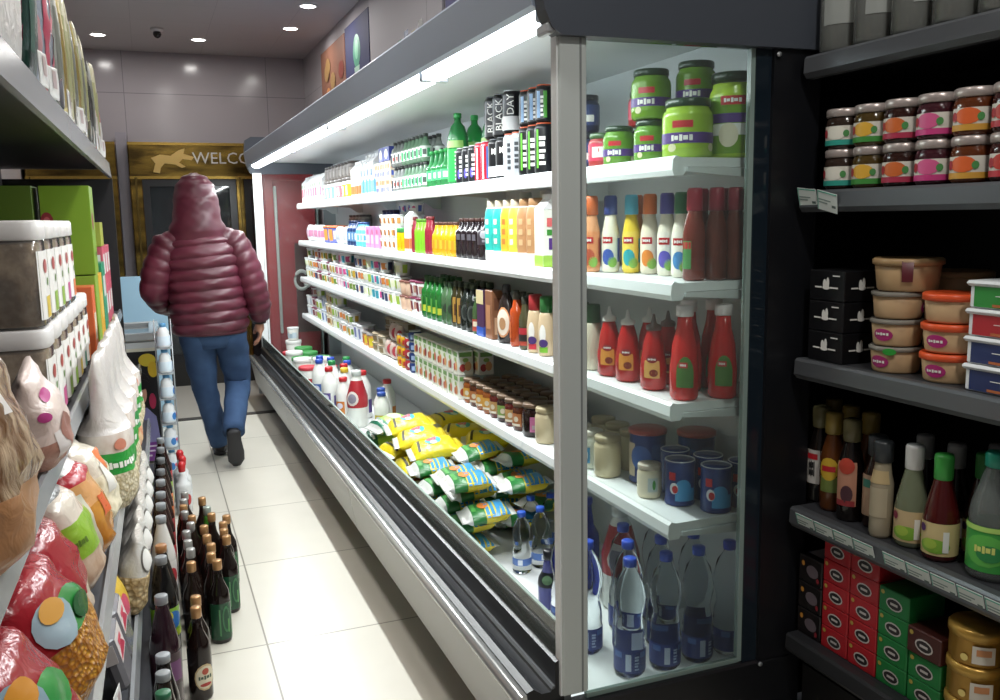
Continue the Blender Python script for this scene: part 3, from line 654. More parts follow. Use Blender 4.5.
container('tub_blue', 'yogurt_tub', 'tub', P_tub(.036, .042, .062), m('#e2e4e8', .35), [('lid', C_tub(.042, .062), m('#d5d8dd', .3))], (.012, .048, None, [('r', (A-50, A+50), 16, .012, .045, m('#5a69b5')), ('e', A, 14, .03, .012, pnk)]), n=16)
box3('pink_carton', .1, .075, .125, '#e58fbd', [('l', .2, .8, .2, .5, m('#f0c3da')), ('f', .1, .9, .2, .6, m('#f0c3da')), ('f', .3, .7, .65, .85, pnk)], 'pink_carton', 'carton')
container('cyan_bot', 'cyan_drink_bottle', 'bottle', P_bot(.034, .15, .016, .62, .84), m('#6bcbe0', .3), [('cap', C_bot(.016, .15), m('#2c4f86', .35))], (.03, .08, m('#bfe6ee', .4), [('r', A, 20, .04, .07, m('#3f9fc0'))]), n=14)
container('navy_bot', 'navy_drink_bottle', 'bottle', P_bot(.036, .16, .018, .62, .84), m('#26406f', .3), [('cap', C_bot(.018, .16), m('#1c2a4d', .35))], (.03, .09, m('#5f8cb5', .4), [('r', A, 20, .04, .08, wh)]), n=14)
container('bucket', 'ice_cream_tub', 'tub', P_tub(.075, .085, .125), m('#5f68b0', .35), [('lid', C_tub(.085, .125), m('#dd7a4a', .35))], (.02, .1, None, [('r', (A-40, A+45), 16, .02, .1, m('#e09a4a')), ('r', A, 18, .03, .09, m('#e7dfd4'))]), n=18)
bag('white_pack', 'wrapped_cheese_pack', 'packet', .06, .03, .12, [(0, 1, m('#dcdfe2', .3))], [('r', 180, 40, .03, .09, m('#b9c0c9'))], ph=2)
bag('pink_pack', 'wrapped_cheese_pack', 'packet', .05, .03, .13, [(0, .25, m('#e7e5e6', .3)), (.25, .7, m('#cdbfcc', .3)), (.7, 1, m('#e5e5e7', .3))], [('r', 236, 40, .04, .09, m('#c07f9d'))], ph=1)
# --- third shelf
def ketchup(key, tip, lab='#d9913a', r=.041, h=.205, c='#b3201f'):
    pr = [(r*.8, 0), (r, .007), (r*1.02, h*.3), (r*.86, h*.5), (r*.8, h*.6), (r*.5, h*.78), (r*.42, h*.82)]
    caps = [('cap', [(r*.5, h*.79), (r*.52, h*.8), (r*.5, h*.85), (.008, h*.88), (.003, h)], wh if tip == 'w' else clear('#b9a9a5', .4))]
    container(key, 'ketchup_bottle', 'bottle', pr, m(c, .22), caps, (h*.1, h*.5, None, [('r', A-10, 34, h*.17, h*.4, m(lab)), ('e', A-10, 26, h*.42, h*.05, m('#8a1a20')), ('q', A-10, 18, h*.42, .005, wh), ('e', A-2, 18, h*.24, h*.05, m('#7f2a1c'))]), n=20, sx=.82)
ketchup('ket_nozzle', 'w'); ketchup('ket_clear', 'c', '#d7a55a')
container('ket_tall', 'ketchup_bottle', 'bottle', [(.035, 0), (.041, .008), (.042, .078), (.037, .112), (.035, .14), (.023, .185), (.0195, .222)], m('#c02320', .22), [('cap', [(.021, .214), (.0225, .216), (.0225, .24), (.02, .242)], m('#e8dede', .35))],
          (.03, .11, None, [('e', (A, A+170), 34, .075, .04, m('#4f7a35')), ('r', (A, A+170), 34, .035, .075, m('#4f7a35')), ('r', A-8, 17, .086, .1, red, .0028), ('q', A-8, 12, .093, .006, wh)]), n=20, sx=.85)
container('dress_plain', 'dressing_bottle', 'bottle', [(.025, 0), (.03, .007), (.03, .1), (.025, .14), (.0215, .15)], m('#d8cfb9', .3), [('cap', [(.0215, .145), (.024, .147), (.022, .2), (.019, .203)], m('#2b5a33', .35))], n=16)
for k, c in (('red', '#a93236'), ('green', '#2d6b35')):
    container('beige_'+k, 'dressing_bottle', 'bottle', [(.026, 0), (.031, .007), (.0315, .09), (.026, .14), (.0215, .152)], m('#d2bb98', .3), [('cap', [(.0225, .148), (.0245, .15), (.0235, .2), (.021, .204)], m(c, .35))],
              (.012, .13, None, [('e', A-20, 22, .075, .034, wh), ('e', A-15, 30, .045, .014, m('#4a3574'), .0026), ('r', A-15, 28, .013, .032, m('#c23a48' if k == 'red' else '#79b53a'))]), n=18)
container('hot_slim', 'hot_sauce_bottle', 'bottle', P_bot(.024, .19, .011, .55, .85), m('#4c4a33', .2), [('cap', C_bot(.011, .19, .86), m('#3d4038', .4))], (.015, .08, m('#2f2a2a', .4), [('r', A, 70, .055, .078, m('#b3303c')), ('r', A, 70, .015, .03, m('#a8473a'))]), n=14)
container('hot_orange', 'hot_sauce_bottle', 'bottle', P_bot(.027, .2, .012, .6, .85), m('#b5491f', .2), [('cap', C_bot(.012, .2, .86), m('#4a4a40', .4))], (.03, .09, None, [('r', A-60, 20, .03, .09, m('#c9693a'))]), n=14)
container('choc_syrup', 'syrup_bottle', 'bottle', [(.036, 0), (.044, .01), (.045, .1), (.034, .15), (.018, .185), (.014, .195)], m('#2a211f', .22), [('cap', [(.015, .19), (.017, .192), (.016, .215), (.012, .222)], m('#33373a', .35))],
          (.02, .14, None, [('e', A-20, 46, .08, .058, m('#d9996a')), ('e', A-20, 40, .08, .05, m('#eadfce'), .0026), ('e', A-20, 20, .075, .024, m('#b58a63'), .0034)]), sx=.8, n=20)
box3('brown_box', .075, .05, .19, '#8d5f43', [('l', .2, .8, .1, .45, m('#d2a887')), ('l', .2, .8, .6, .85, m('#6b4330')), ('f', .2, .8, .2, .7, m('#b9835d'))], 'dessert_box', 'box')
box3('purple_box', .08, .05, .185, '#4b2b4f', [('l', 0, 1, 0, .22, m('#2f57b5')), ('l', .15, .9, .62, .95, m('#d6c79a')), ('l', .3, .7, .28, .5, m('#d9b79a')), ('f', 0, 1, .7, 1, m('#d6c79a')), ('f', 0, 1, 0, .2, m('#2f57b5'))], 'dessert_box', 'box')
container('dark_olive', 'dark_oil_bottle', 'bottle', P_bot(.034, .2, .013, .6, .86), m('#1d2420', .2), [('cap', C_bot(.013, .2, .88), m('#3c4a35', .4))], (.03, .11, None, [('e', A, 36, .075, .035, m('#4c524f')), ('e', A, 26, .075, .024, m('#242a28'), .0026)]), n=16)
container('gold_slim', 'dark_oil_bottle', 'bottle', P_bot(.026, .2, .012, .6, .86), m('#33301a', .2), [('cap', C_bot(.012, .2, .88), m('#2e3a2c', .4))], (.03, .13, None, [('r', A, 24, .02, .13, m('#a8803a')), ('r', A+5, 12, .05, .1, m('#5c3a22'), .0026)]), n=14)
container('green_bot', 'green_sauce_bottle', 'bottle', P_bot(.034, .2, .014, .6, .86), m('#1f6b2c', .25), [('cap', C_bot(.014, .2, .88), m('#2d5a30', .4))], (.02, .12, None, [('r', A, 34, .03, .06, m('#b5bf3a')), ('r', A-50, 14, .03, .1, m('#4f9a42'))]), n=16)
container('green_pale', 'green_sauce_bottle', 'bottle', P_bot(.028, .19, .012, .6, .86), m('#4a6a48', .25), [('cap', C_bot(.012, .19, .88), m('#3d5a3f', .4))], (.03, .1, None, [('e', A, 30, .07, .02, m('#2c3a2a'))]), n=14)
container('beige_cup', 'dessert_cup', 'cup', P_tub(.034, .042, .075), m('#d5b49d', .4), [('lid', C_tub(.042, .075), m('#7e4f46', .35))], n=16)
container('small_lab', 'sauce_bottle', 'bottle', P_bot(.022, .15, .012, .6, .85), m('#3f5a35', .25), [('cap', C_bot(.012, .15), m('#5a6a4a', .4))], (.01, .06, m('#a8473a', .4), [('r', A, 40, .03, .05, crm)]), n=12)
def yog(key, c1, c2, lid='#d5d9da', body='#e3e5e3', r=.046, h=.082, name='yogurt_cup'):
    container(key, name, 'cup', P_tub(r*.84, r, h), m(body, .35), [('lid', C_tub(r, h), m(lid, .3))], (h*.15, h*.8, None, [('r', (A-50, A+50), 18, h*.2, h*.75, m(c1)), ('r', A, 22, h*.25, h*.7, m(c2)), ('e', A+20, 10, h*.5, h*.18, wh)]), n=16)
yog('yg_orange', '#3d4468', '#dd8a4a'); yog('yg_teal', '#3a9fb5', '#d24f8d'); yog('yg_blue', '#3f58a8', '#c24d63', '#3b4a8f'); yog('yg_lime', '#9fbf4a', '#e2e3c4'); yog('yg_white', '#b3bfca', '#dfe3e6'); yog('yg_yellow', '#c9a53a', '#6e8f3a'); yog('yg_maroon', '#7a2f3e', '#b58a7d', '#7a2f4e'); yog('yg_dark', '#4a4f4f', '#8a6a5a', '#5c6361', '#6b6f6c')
yog('yg_green', '#5f8f4a', '#d9dfc9', '#cfd3c4', '#dfe3d9'); yog('yg_cream', '#c9a56a', '#8f5a3a', '#cfc6b4', '#e0d8c6'); yog('yg_pink', '#cf6a8f', '#e6cfd6', '#d8cdd2', '#e6dde0'); yog('yg_tall', '#6a7fb5', '#c9d3e0', '#b9c3d0', '#dfe3e8', .043, .102)
yog('pot_blue', '#2f7fc0', '#e7e9ea', '#2c79b5', '#3386c6', .058, .1, 'yogurt_pot'); yog('pot_white', '#c3c9cd', '#dfe1e2', '#e3e3e0', '#e0e1df', .055, .1, 'yogurt_pot')
# --- fourth shelf
container('beige_jar', 'cream_jar', 'jar', P_jar(.042, .125, .88), m('#c9bb98', .3), [('lid', C_jar(.042, .125, .92, .86), m('#a89a78', .4))], n=20)
container('pale_jar', 'cream_jar', 'jar', P_jar(.036, .12, .88), m('#ccd0c0', .3), [('lid', C_jar(.036, .12, .92, .86), m('#d3cfc0', .4))], (.015, .08, None, [('r', A-30, 30, .02, .07, m('#4a8ab0')), ('r', A-30, 20, .035, .055, m('#d9dfe0'), .0026)]), n=18)
container('cream_small', 'cream_jar', 'jar', P_jar(.034, .095, .9), m('#ded3b6', .3), [('lid', C_jar(.034, .095, .95, .84), m('#b5aa98', .35))], (.012, .07, m('#ddd5bd', .4), [('r', A+20, 24, .02, .06, m('#b9c3c0')), ('e', A+25, 8, .04, .014, grn)]), n=18)
container('tin_blue', 'powder_tin', 'tin', [(.04, 0), (.042, .004), (.0405, .01), (.0405, .112), (.042, .118), (.042, .122)], m('#243a78', .3, .2), [('lid', [(.0405, .118), (.041, .124), (.038, .124), (.037, .121)], m('#c9cdd3', .3, .4))],
          (.012, .11, None, [('r', A+25, 40, .015, .05, m('#3f93c9')), ('e', A+15, 32, .05, .026, m('#3f93c9')), ('r', A-28, 13, .072, .094, red), ('e', A-20, 16, .05, .016, m('#d9dde4'), .0026), ('e', A-16, 11, .048, .011, red, .0032)]), n=20)
container('tin_big', 'powder_tin', 'tin', [(.053, 0), (.055, .005), (.053, .012), (.053, .14), (.055, .147), (.055, .152)], m('#2b3f7e', .3, .2), [('lid', [(.054, .146), (.057, .147), (.057, .158), (.053, .16)], m('#b04a44', .3))],
          (.014, .138, None, [('r', A-70, 30, .02, .12, m('#c9b9a0')), ('e', A-20, 36, .08, .036, m('#3f62a8')), ('r', A+40, 24, .04, .12, m('#31508f'))]), n=22)
def jam(key, c, lab, lid='#6f5a48', n=16, A_=A, name='jam_jar', r=.037, h=.105):
    container(key, name, 'jar', P_jar(r, h), m(c, .18), [('lid', C_jar(r, h, .97, .86), m(lid, .35, .3))], (h*.14, h*.66, None, [('r', A_-25, 38, h*.16, h*.62, m(lab)), ('e', A_-20, 16, h*.42, h*.1, m('#cfc4ae'), .0024), ('r', A_-25, 30, h*.18, h*.26, m('#d9d2c2'), .003)]), n=n)
jam('jm_amber', '#8a4a1d', '#c9963c'); jam('jm_red', '#571a18', '#b08a52'); jam('jm_dark', '#2c1512', '#7a9a4d'); jam('jm_brown', '#4c2413', '#a86a3d')
container('jm_big', 'jam_jar', 'jar', P_jar(.046, .12), m('#20110f', .15), [('lid', C_jar(.046, .12, .95, .87), m('#6f5a48', .35, .3))], (.02, .08, None, [('r', A+15, 28, .02, .075, m('#b56a92')), ('r', A+15, 18, .03, .045, m('#a8a0a8'), .0026)]), n=20)
for k, f1, f2 in (('a', '#b5563a', '#c9834a'), ('b', '#a83a3a', '#d9a06a'), ('c', '#5f8f3a', '#c26a4a'), ('d', '#c98a4a', '#8f2f2f')):
    box3('veg_'+k, .07, .07, .105, '#dcded4', [q for s in 'fl' for q in ((s, .1, .9, .76, .94, m('#6f9a57')), (s, 'e', .3, .3, .2, .16, m(f1)), (s, 'e', .65, .36, .22, .2, m(f2)), (s, 'e', .5, .62, .2, .09, m('#8fae5a')), (s, .05, .95, .0, .1, m('#e6e4da')))], 'vegetable_carton', 'carton')
container('navy_tin', 'small_tin', 'tin', P_can(.036, .052), m('#26396f', .3, .2), [('tin_lid', [(.031, .049), (.032, .0535), (.028, .0535)], m('#c9ccd0', .3, .5))], (.008, .04, None, [('r', A, 24, .012, .035, m('#8fa3c9'))]), n=14)
container('yel_tin', 'small_tin', 'tin', P_can(.036, .055), m('#d6a32f', .3, .1), [('tin_lid', [(.031, .052), (.032, .0565), (.028, .0565)], m('#c9ccd0', .3, .5))], (.008, .042, None, [('r', A, 24, .012, .035, m('#b5382c'))]), n=14)
container('red_tin', 'small_tin', 'tin', P_can(.036, .055), m('#a8303a', .3, .1), [('tin_lid', [(.031, .052), (.032, .0565), (.028, .0565)], m('#c9ccd0', .3, .5))], (.008, .042, None, [('e', A, 20, .028, .012, m('#e3ddd4'))]), n=14)
container('flat_tub', 'cheese_tub', 'tub', P_tub(.06, .066, .055), m('#c9c3b5', .35), [('lid', C_tub(.066, .055), m('#b5a58c', .35))], (.008, .04, None, [('r', (A-40, A+40), 22, .01, .04, m('#8a7a5a'))]), n=18)
container('gold_tub', 'cheese_tub', 'tub', P_tub(.055, .06, .085), m('#d9a055', .35), [('lid', C_tub(.06, .085), m('#8f8a86', .35))], (.012, .065, None, [('r', A, 30, .015, .06, m('#d6c83a')), ('r', A-50, 14, .015, .06, m('#c2603a'))]), n=18)
container('pot_grey', 'yogurt_pot', 'tub', P_tub(.05, .06, .11), m('#dcdfe3', .35), [('lid', C_tub(.06, .11), m('#c9ccd0', .35))], (.015, .09, None, [('r', (A-30, A+30), 10, .02, .085, m('#7a83b5'))]), n=18)
bag('snack', 'cheese_snack_pack', 'packet', .05, .03, .1, [(0, 1, m('#c9b5ab', .35))], [('e', 236, 30, .05, .03, m('#b5414c')), ('e', 300, 20, .04, .02, m('#8fa3a0'))], ph=3)
# --- basin
wl = water('#f6fafd', 1.14, .02)
wp = [(.036, 0), (.043, .01), (.043, .075), (.0405, .085), (.042, .1), (.040, .125), (.034, .15), (.0345, .165), (.042, .2), (.0425, .225), (.033, .27), (.016, .295), (.0145, .31)]
container('water', 'water_bottle', 'bottle', wp, wl, [('cap', [(.016, .303), (.018, .305), (.018, .325), (.0155, .327)], m('#2d4fc0', .3))],
          (.016, .078, m('#263a84', .35), [('r', A, 10, .022, .07, m('#c9d3ea')), ('r', (A-40, A+60), 16, .058, .074, m('#4a6fb8')), ('Q', A+30, 8, .025, .068, m('#a9bbe2'))], 130, 340), n=22)
container('water_small', 'water_bottle', 'bottle', [(r*.78, z*.66) for r, z in wp], wl, [('cap', [(.0135, .2), (.0155, .201), (.0155, .218), (.013, .219)], m('#2d56b8', .3))], (.03, .055, m('#5a7ab8', .35), [('r', A, 14, .033, .052, m('#dfe6f0'))], 140, 330), n=18)
container('blue_tall', 'blue_drink_bottle', 'bottle', P_bot(.042, .29, .015, .5, .84), clear('#2740b5', .7, .07), [('cap', C_bot(.015, .29, .92), m('#2a3fa8', .3))], n=18)
container('violet', 'violet_drink_bottle', 'bottle', P_bot(.034, .19, .014, .45, .8), clear('#8f93d9', .35, .06), [('cap', C_bot(.014, .19, .84), m('#1c1c22', .3))], (.075, .12, m('#22262a', .4), [('e', A, 30, .1, .014, m('#5a7a5a'))]), n=18, inner=([(.029, .003), (.032, .01), (.032, .075), (.03, .076)], m('#5d63c4', .3), 'drink'))
def milk(key, cap, lab=None, r=.05, h=.29, body='#ebece8', n=18):
    container(key, 'milk_bottle', 'bottle', [(r*.86, 0), (r, .008), (r, h*.6), (r*.95, h*.68), (r*.5, h*.86), (.02, h*.9), (.02, h*.94)], m(body, .35), [('cap', [(.021, h*.9), (.025, h*.905), (.025, h*.985), (.021, h)], m(cap, .35))],
              (h*.12, h*.5, None, [('r', A-10, 36, h*.12, h*.46, m(lab)), ('e', A-10, 24, h*.36, h*.07, m('#d9d3e2'), .0026), ('r', A+70, 20, h*.12, h*.4, m(lab))]) if lab else None, n=n)
milk('mk_red', '#c22a30', '#5a4a8a'); milk('mk_yel', '#e0bd3a', '#d9974a'); milk('mk_blue', '#2f4fb5', '#3a5aa0'); milk('mk_blue_plain', '#2f4fb5', None); milk('mk_green', '#2d8a4a', None); milk('mk_navy', '#2f4f9f', '#c9b53a', .044, .23); milk('mk_redsm', '#c22a30', '#d0803a', .047, .26)
container('doogh_red', 'yogurt_drink_bottle', 'bottle', [(.052, 0), (.058, .008), (.058, .12), (.06, .13), (.06, .175), (.032, .275), (.023, .292), (.023, .31)], m('#e6e8e4', .35), [('cap', [(.024, .297), (.028, .299), (.028, .325), (.024, .328)], m('#cfd4d2', .35))],
          (.115, .27, m('#b02a35', .35), [('e', A, 38, .17, .042, m('#ded4cf')), ('e', A, 26, .17, .028, m('#8f8a9a'), .0026)]), n=20)
def pail(key, lid, l1, l2, r=.065, h=.21):
    container(key, 'yogurt_pail', 'tub', P_tub(r*.9, r, h), m('#e7e7e1', .35), [('lid', C_tub(r, h), m(lid, .35))], (h*.1, h*.75, None, [('r', (A-40, A+40), 24, h*.15, h*.6, m(l1)), ('r', A+3, 16, h*.15, h*.5, m(l2)), ('e', A-40, 18, h*.62, h*.08, m('#d7c3bf'))]), n=20)
pail('pl_green', '#3f8f4a', '#dfe2d8', '#c9d0c4'); pail('pl_white', '#e6e6e2', '#d98a3a', '#9fb53a', .06, .23); pail('pl_red', '#c23a46', '#b8303a', '#cfd5cf', .062, .2); pail('pl_cup', '#d9dcdc', '#c3d3dc', '#a3b9c6', .045, .1)
def pouch(key, name, base, zones, stripes, decals, hw=.075, ht=.03, h=.2, ph=0):
    bag(key, name, 'pouch', hw, ht, h, zones, decals, stripes, wr=.09, ph=ph, shape=[(0, 1, .06), (.07, .98, .1), (.2, .96, .9), (.5, .97, 1), (.8, .96, .9), (.93, .98, .1), (1, 1, .06)])
pw, pg, py, pb = m('#d3d5d0', .28), m('#2e7a3c', .28), m('#e6d23a', .28), m('#3f97cf', .28)
pouch('pch_stripe', 'milk_pouch', pw, [(0, .2, pw), (.2, .45, pg), (.45, .9, py), (.9, 1, pw)], [(100, .1+.02*k, 260, .1+.018*k, .012, pb) for k in range(0, 5, 1)]+[(100, .165, 260, .13, .014, pb)], [('e', 180, 26, .09, .02, m('#d9803a')), ('r', 180, 30, .045, .06, m('#4f9f4a')), ('e', (0,), 30, .09, .02, m('#d9803a'))])
pouch('pch_yellow', 'yellow_milk_pouch', py, [(0, .1, pw), (.1, .9, m('#e9d52c', .28)), (.9, 1, m('#d9c22f', .3))], [(130, .06, 230, .05, .012, m('#3d3a2a'))], [('e', 180, 30, .12, .035, m('#4fb5cf')), ('e', 172, 20, .115, .022, m('#cf5f6a'), .003), ('e', 200, 12, .12, .016, m('#d9e6ea'), .0036), ('r', 90, 14, .05, .07, m('#3d8a4a'))], .1, .042, .24, 1)
pouch('pch_green', 'green_milk_pouch', pg, [(0, .15, pw), (.15, .35, m('#1f6f52', .28)), (.35, .9, m('#a3d15f', .28)), (.9, 1, pw)], [(110, .05, 250, .06, .012, wh), (110, .03, 250, .075, .01, m('#1f6f52'))], [('e', 180, 40, .14, .03, m('#cfe6b5'))], .09, .038, .22, 2)
# --- dark shelving goods
B = 205
def rjam(key, c, l1, l2):
    container(key, 'jam_jar', 'jar', [(.036, 0), (.0415, .006), (.042, .058), (.0405, .066), (.038, .071), (.038, .076)], m(c, .15), [('lid', [(.04, .073), (.042, .075), (.042, .089), (.039, .092)], m('#b5a9a4', .3, .4))],
              (.008, .055, None, [('r', B, 58, .01, .052, m('#d9d4c8')), ('r', B, 58, .008, .02, m(l1), .0022), ('e', B-8, 34, .036, .016, m(l2), .0026), ('e', B+24, 9, .034, .008, m('#4a8a4a'), .003), ('e', B-45, 9, .035, .01, m('#a8303a'), .003)]), n=22)
rjam('rj_teal', '#33261f', '#2f9a8a', '#e3e0d3'); rjam('rj_yel', '#4a3a1a', '#3f8a3a', '#d9a83a'); rjam('rj_org', '#2e1712', '#a82f4a', '#c9662f'); rjam('rj_rose', '#3d1a22', '#c23a7a', '#cf5a8a'); rjam('rj_carrot', '#5a2c14', '#c9953a', '#d8632f'); rjam('rj_red', '#3a1512', '#b52f3a', '#b83a2f')
container('clear_jar', 'clear_jar', 'jar', P_jar(.052, .2, .86), clear('#c5c9c4', .25, .05), [('lid', C_jar(.052, .2, .9, .88), m('#d5d8d5', .35))], (.05, .13, None, [('r', B+20, 50, .06, .12, m('#8f938f'))]), n=20, inner=([(.046, .004), (.048, .02), (.048, .12), (.047, .122)], m('#a8a79b', .4), 'contents'))
bird = lambda s, u, v, k, c=wh: [(s, 'e', u-k*.5, v+k*.6, k*.5, k*1.6, c), (s, 'e', u+k*.4, v+k*.9, k*.45, k*1.9, c), (s, 'e', u, v-k*.6, k*1.1, k*.7, c), (s, u-k*3.2, u-k*1.2, v-k*.8, v-k*.3, c), (s, u+k*1.2, u+k*3.4, v-k*.8, v-k*.3, c)]
carton('black_box', 'date_box', 'box', .118, .105, .073, m('#151518', .3), bird('f', .5, .5, .1)+bird('l', .5, .5, .1)+[('f', .7, .9, .82, .86, wh)])
container('rtub', 'halva_tub', 'tub', P_tub(.05, .055, .059), m('#c4a47d', .45), [('lid', [(.055, .049), (.059, .05), (.059, .057), (.055, .06), (.046, .057)], clear('#a9a59c', .6, .1))], (.008, .05, None, [('e', B-15, 26, .025, .014, m('#a82a6f')), ('q', B-15, 18, .027, .006, wh)]), n=24)
container('rtub_green', 'halva_tub', 'tub', P_tub(.05, .055, .059), m('#c4a47d', .45), [('lid', [(.055, .049), (.059, .05), (.059, .057), (.055, .06), (.046, .057)], clear('#a9a59c', .6, .1))], (.008, .05, None, [('e', B-22, 26, .025, .014, m('#a82a6f')), ('q', B-22, 18, .025, .006, wh), ('e', B+6, 14, .05, .008, m('#2f9a3a'), .0075)]), n=24)
container('rtub_big', 'halva_tub', 'tub', P_tub(.064, .071, .07), m('#b8976f', .45), [('lid', [(.071, .057), (.076, .059), (.076, .069), (.071, .073), (.062, .069)], m('#a98a62', .4))], (.008, .06, None, [('r', B+18, 9, .022, .068, m('#5a1a24'), .006), ('q', B+18, 6, .03, .006, wh)]), n=26)
container('otub', 'halva_tub', 'tub', P_tub(.05, .056, .061), m('#c9a880', .45), [('lid', [(.056, .046), (.06, .048), (.06, .059), (.056, .062), (.051, .059)], m('#e0562a', .35))], (.008, .055, None, [('e', B-15, 26, .025, .014, m('#b02a74')), ('q', B-15, 18, .025, .006, wh)]), n=24)
container('btub', 'halva_tub', 'tub', P_tub(.052, .057, .07), m('#c7a0a5', .45), [('lid', [(.057, .055), (.062, .057), (.062, .068), (.058, .071), (.052, .068)], m('#3a8fc9', .35))], n=20)
def wbox(key, c):
    lid = MB().box(-.062, .062, -.086, .086, .0435, .0545, m('#dfe2e4', .35), .005)
    rim = MB()
    carton(key, 'lidded_box', 'box', .158, .11, .0445, m('#e2e4e6', .35), [('f', .07, .93, .05, .97, m(c)), ('l', .07, .93, .05, .97, m(c))]+bird('f', .62, .62, .075)+bird('l', .5, .62, .08)+[('f', .35, .85, .1, .22, m('#b5653a')), ('l', .3, .8, .1, .22, m('#b5653a'))], [('lid', lid)], .003)
wbox('wb_green', '#2f8a3a'); wbox('wb_red', '#b02630'); wbox('wb_navy', '#22305f')
def vin(key, cap, body, lab, spot, h=.232, r=.037, n=20):
    container(key, 'vinegar_bottle', 'bottle', [(r*.88, 0), (r, .008), (r, h*.38), (r*.92, h*.47), (r*.55, h*.72), (.017, h*.8), (.016, h*.86)], body, [('cap', [(.018, h*.76), (.0195, h*.77), (.02, h*.97), (.018, h)], m(cap, .35))],
              (h*.06, h*.37, m(lab, .4), [('e', B, 50, h*.15, h*.07, m('#7fae3a')), ('e', B-15, 24, h*.17, h*.05, m('#a3c24a'), .0024), ('e', B-42, 13, h*.31, h*.04, m(spot), .0026), ('r', B+35, 9, h*.1, h*.3, wh, .0024)]), n=n)
vin('vin_white', '#e6e6e4', clear('#c3cfa9', .3, .05), '#c9b187', '#8a2f4a'); vin('vin_red', '#3fa045', m('#4a1414', .15), '#d3bf8a', '#5a2f6a'); vin('vin_dark', '#2f7a3a', m('#2e1010', .15), '#c9a97a', '#5a2f6a'); vin('vin_grey', '#8f9092', m('#1d1414', .15), '#4a3a30', '#5a2f4a')
def soy(key, cap, body, lab, d, h=.252, r=.031, ex=2):
    container(key, 'sauce_bottle', 'bottle', [(r*.9, 0), (r, .008), (r, h*.56), (r*.8, h*.66), (.018, h*.76), (.017, h*.84)], body, [('cap', [(.019, h*.78), (.022, h*.79), (.022, h*.98), (.019, h)], cap)], (h*.12, h*.54, lab, d), n=18, ex=ex)
drkb = m('#15100e', .15)
soy('soy_white', clear('#8f8a62', .55), drkb, None, [('r', B-10, 36, .05, .14, m('#c9c5bf')), ('r', B-10, 26, .115, .13, red, .0026), ('q', B-10, 16, .1, .02, blk), ('q', B-10, 16, .08, .02, blk)])
soy('soy_amber', m('#8f7a3a', .3), m('#5a3216', .15), None, [('e', B, 44, .11, .03, m('#c9a52f')), ('r', B, 30, .104, .118, red, .0028), ('r', B, 40, .05, .09, m('#6a7a3a'))])
soy('soy_pic', clear('#7d7654', .6), drkb, None, [('r', B, 46, .04, .15, m('#b5826a')), ('e', B, 36, .14, .02, m('#b5402f'), .0026), ('e', B+5, 26, .07, .022, m('#4a2a33'), .0028), ('r', B, 40, .04, .054, m('#8f2a30'), .003)])
soy('spray', m('#33373a', .35), m('#a59a83', .2), None, [('r', B, 60, .13, .16, m('#c2ab7f')), ('r', B, 50, .05, .12, m('#b5a98f'))], .228, .0255)
soy('brown_lab', m('#3c4044', .35), m('#2a1a14', .15), None, [('r', B, 70, .03, .13, m('#a98a72')), ('r', B, 50, .1, .12, m('#3d7a6a'), .0026)], .225, .029)
container('pet_green', 'syrup_bottle', 'bottle', [(.044, 0), (.048, .01), (.048, .105), (.046, .12), (.048, .13), (.044, .155), (.025, .215), (.019, .232), (.019, .24)], clear('#c9d3cf', .2, .05), [('cap', [(.0205, .232), (.023, .234), (.023, .26), (.021, .263)], m('#1f9a80', .35))],
          (.02, .115, m('#3f9f45', .35), [('e', B, 50, .065, .034, m('#5fb84f')), ('e', B+10, 30, .06, .018, m('#2f8a4a'), .0026), ('q', B, 24, .068, .014, m('#d9e07a')), ('r', (B, B+170), 90, .105, .115, m('#a9d06a'), .0024)]), n=24)
container('pet_pink', 'syrup_bottle', 'bottle', P_bot(.036, .27, .018, .6, .86), clear('#c9d3cf', .2, .05), [('cap', C_bot(.018, .27, .9), m('#c83a7a', .35))], n=16)
def tea(key, c, w=.089, dd=.11, h=.058, wear='#2b2b2b'):
    carton(key, 'tea_box', 'box', w, dd, h, m(c, .4), [('f', 'e', .52, .45, .27, .26, m('#c9c4c0')), ('f', 'e', .52, .45, .23, .2, m('#2a2426')), ('f', .4, .64, .4, .5, m('#c9c4c0')), ('f', 'e', .14, .8, .06, .09, m('#b5a04a')), ('l', .1, .9, .3, .7, m('#c9c4c0') if False else m(c, .5))])
tea('tea_red', '#b02029'); tea('tea_green', '#1f7a3c'); tea('tea_brown', '#4a2420', .091, .12, .06)
carton('tea_black', 'biscuit_box', 'box', .085, .11, .07, m('#1b1718', .35), [('f', 'e', .6, .5, .26, .24, m('#6a5f66')), ('f', 'e', .2, .7, .07, .1, m('#c98a3a')), ('o', .1, .9, .2, .8, m('#9f9a9c')), ('f', 'e', .85, .25, .06, .1, m('#8f2a33'))])
container('gold_tin', 'gold_round_tin', 'tin', [(.05, 0), (.054, .006), (.054, .056), (.056, .06), (.056, .074), (.052, .078)], m('#b58a3c', .3, .45), [('lid', [(.0545, .058), (.0572, .06), (.0572, .075), (.053, .08)], m('#c29a4a', .28, .45))], (.008, .05, None, [('r', B+28, 22, .012, .05, m('#d9d3c5'), .004), ('r', B+28, 14, .03, .044, m('#c98a5a'), .005), ('e', B-10, 8, .02, .008, m('#e6cf7a'))]), n=24)

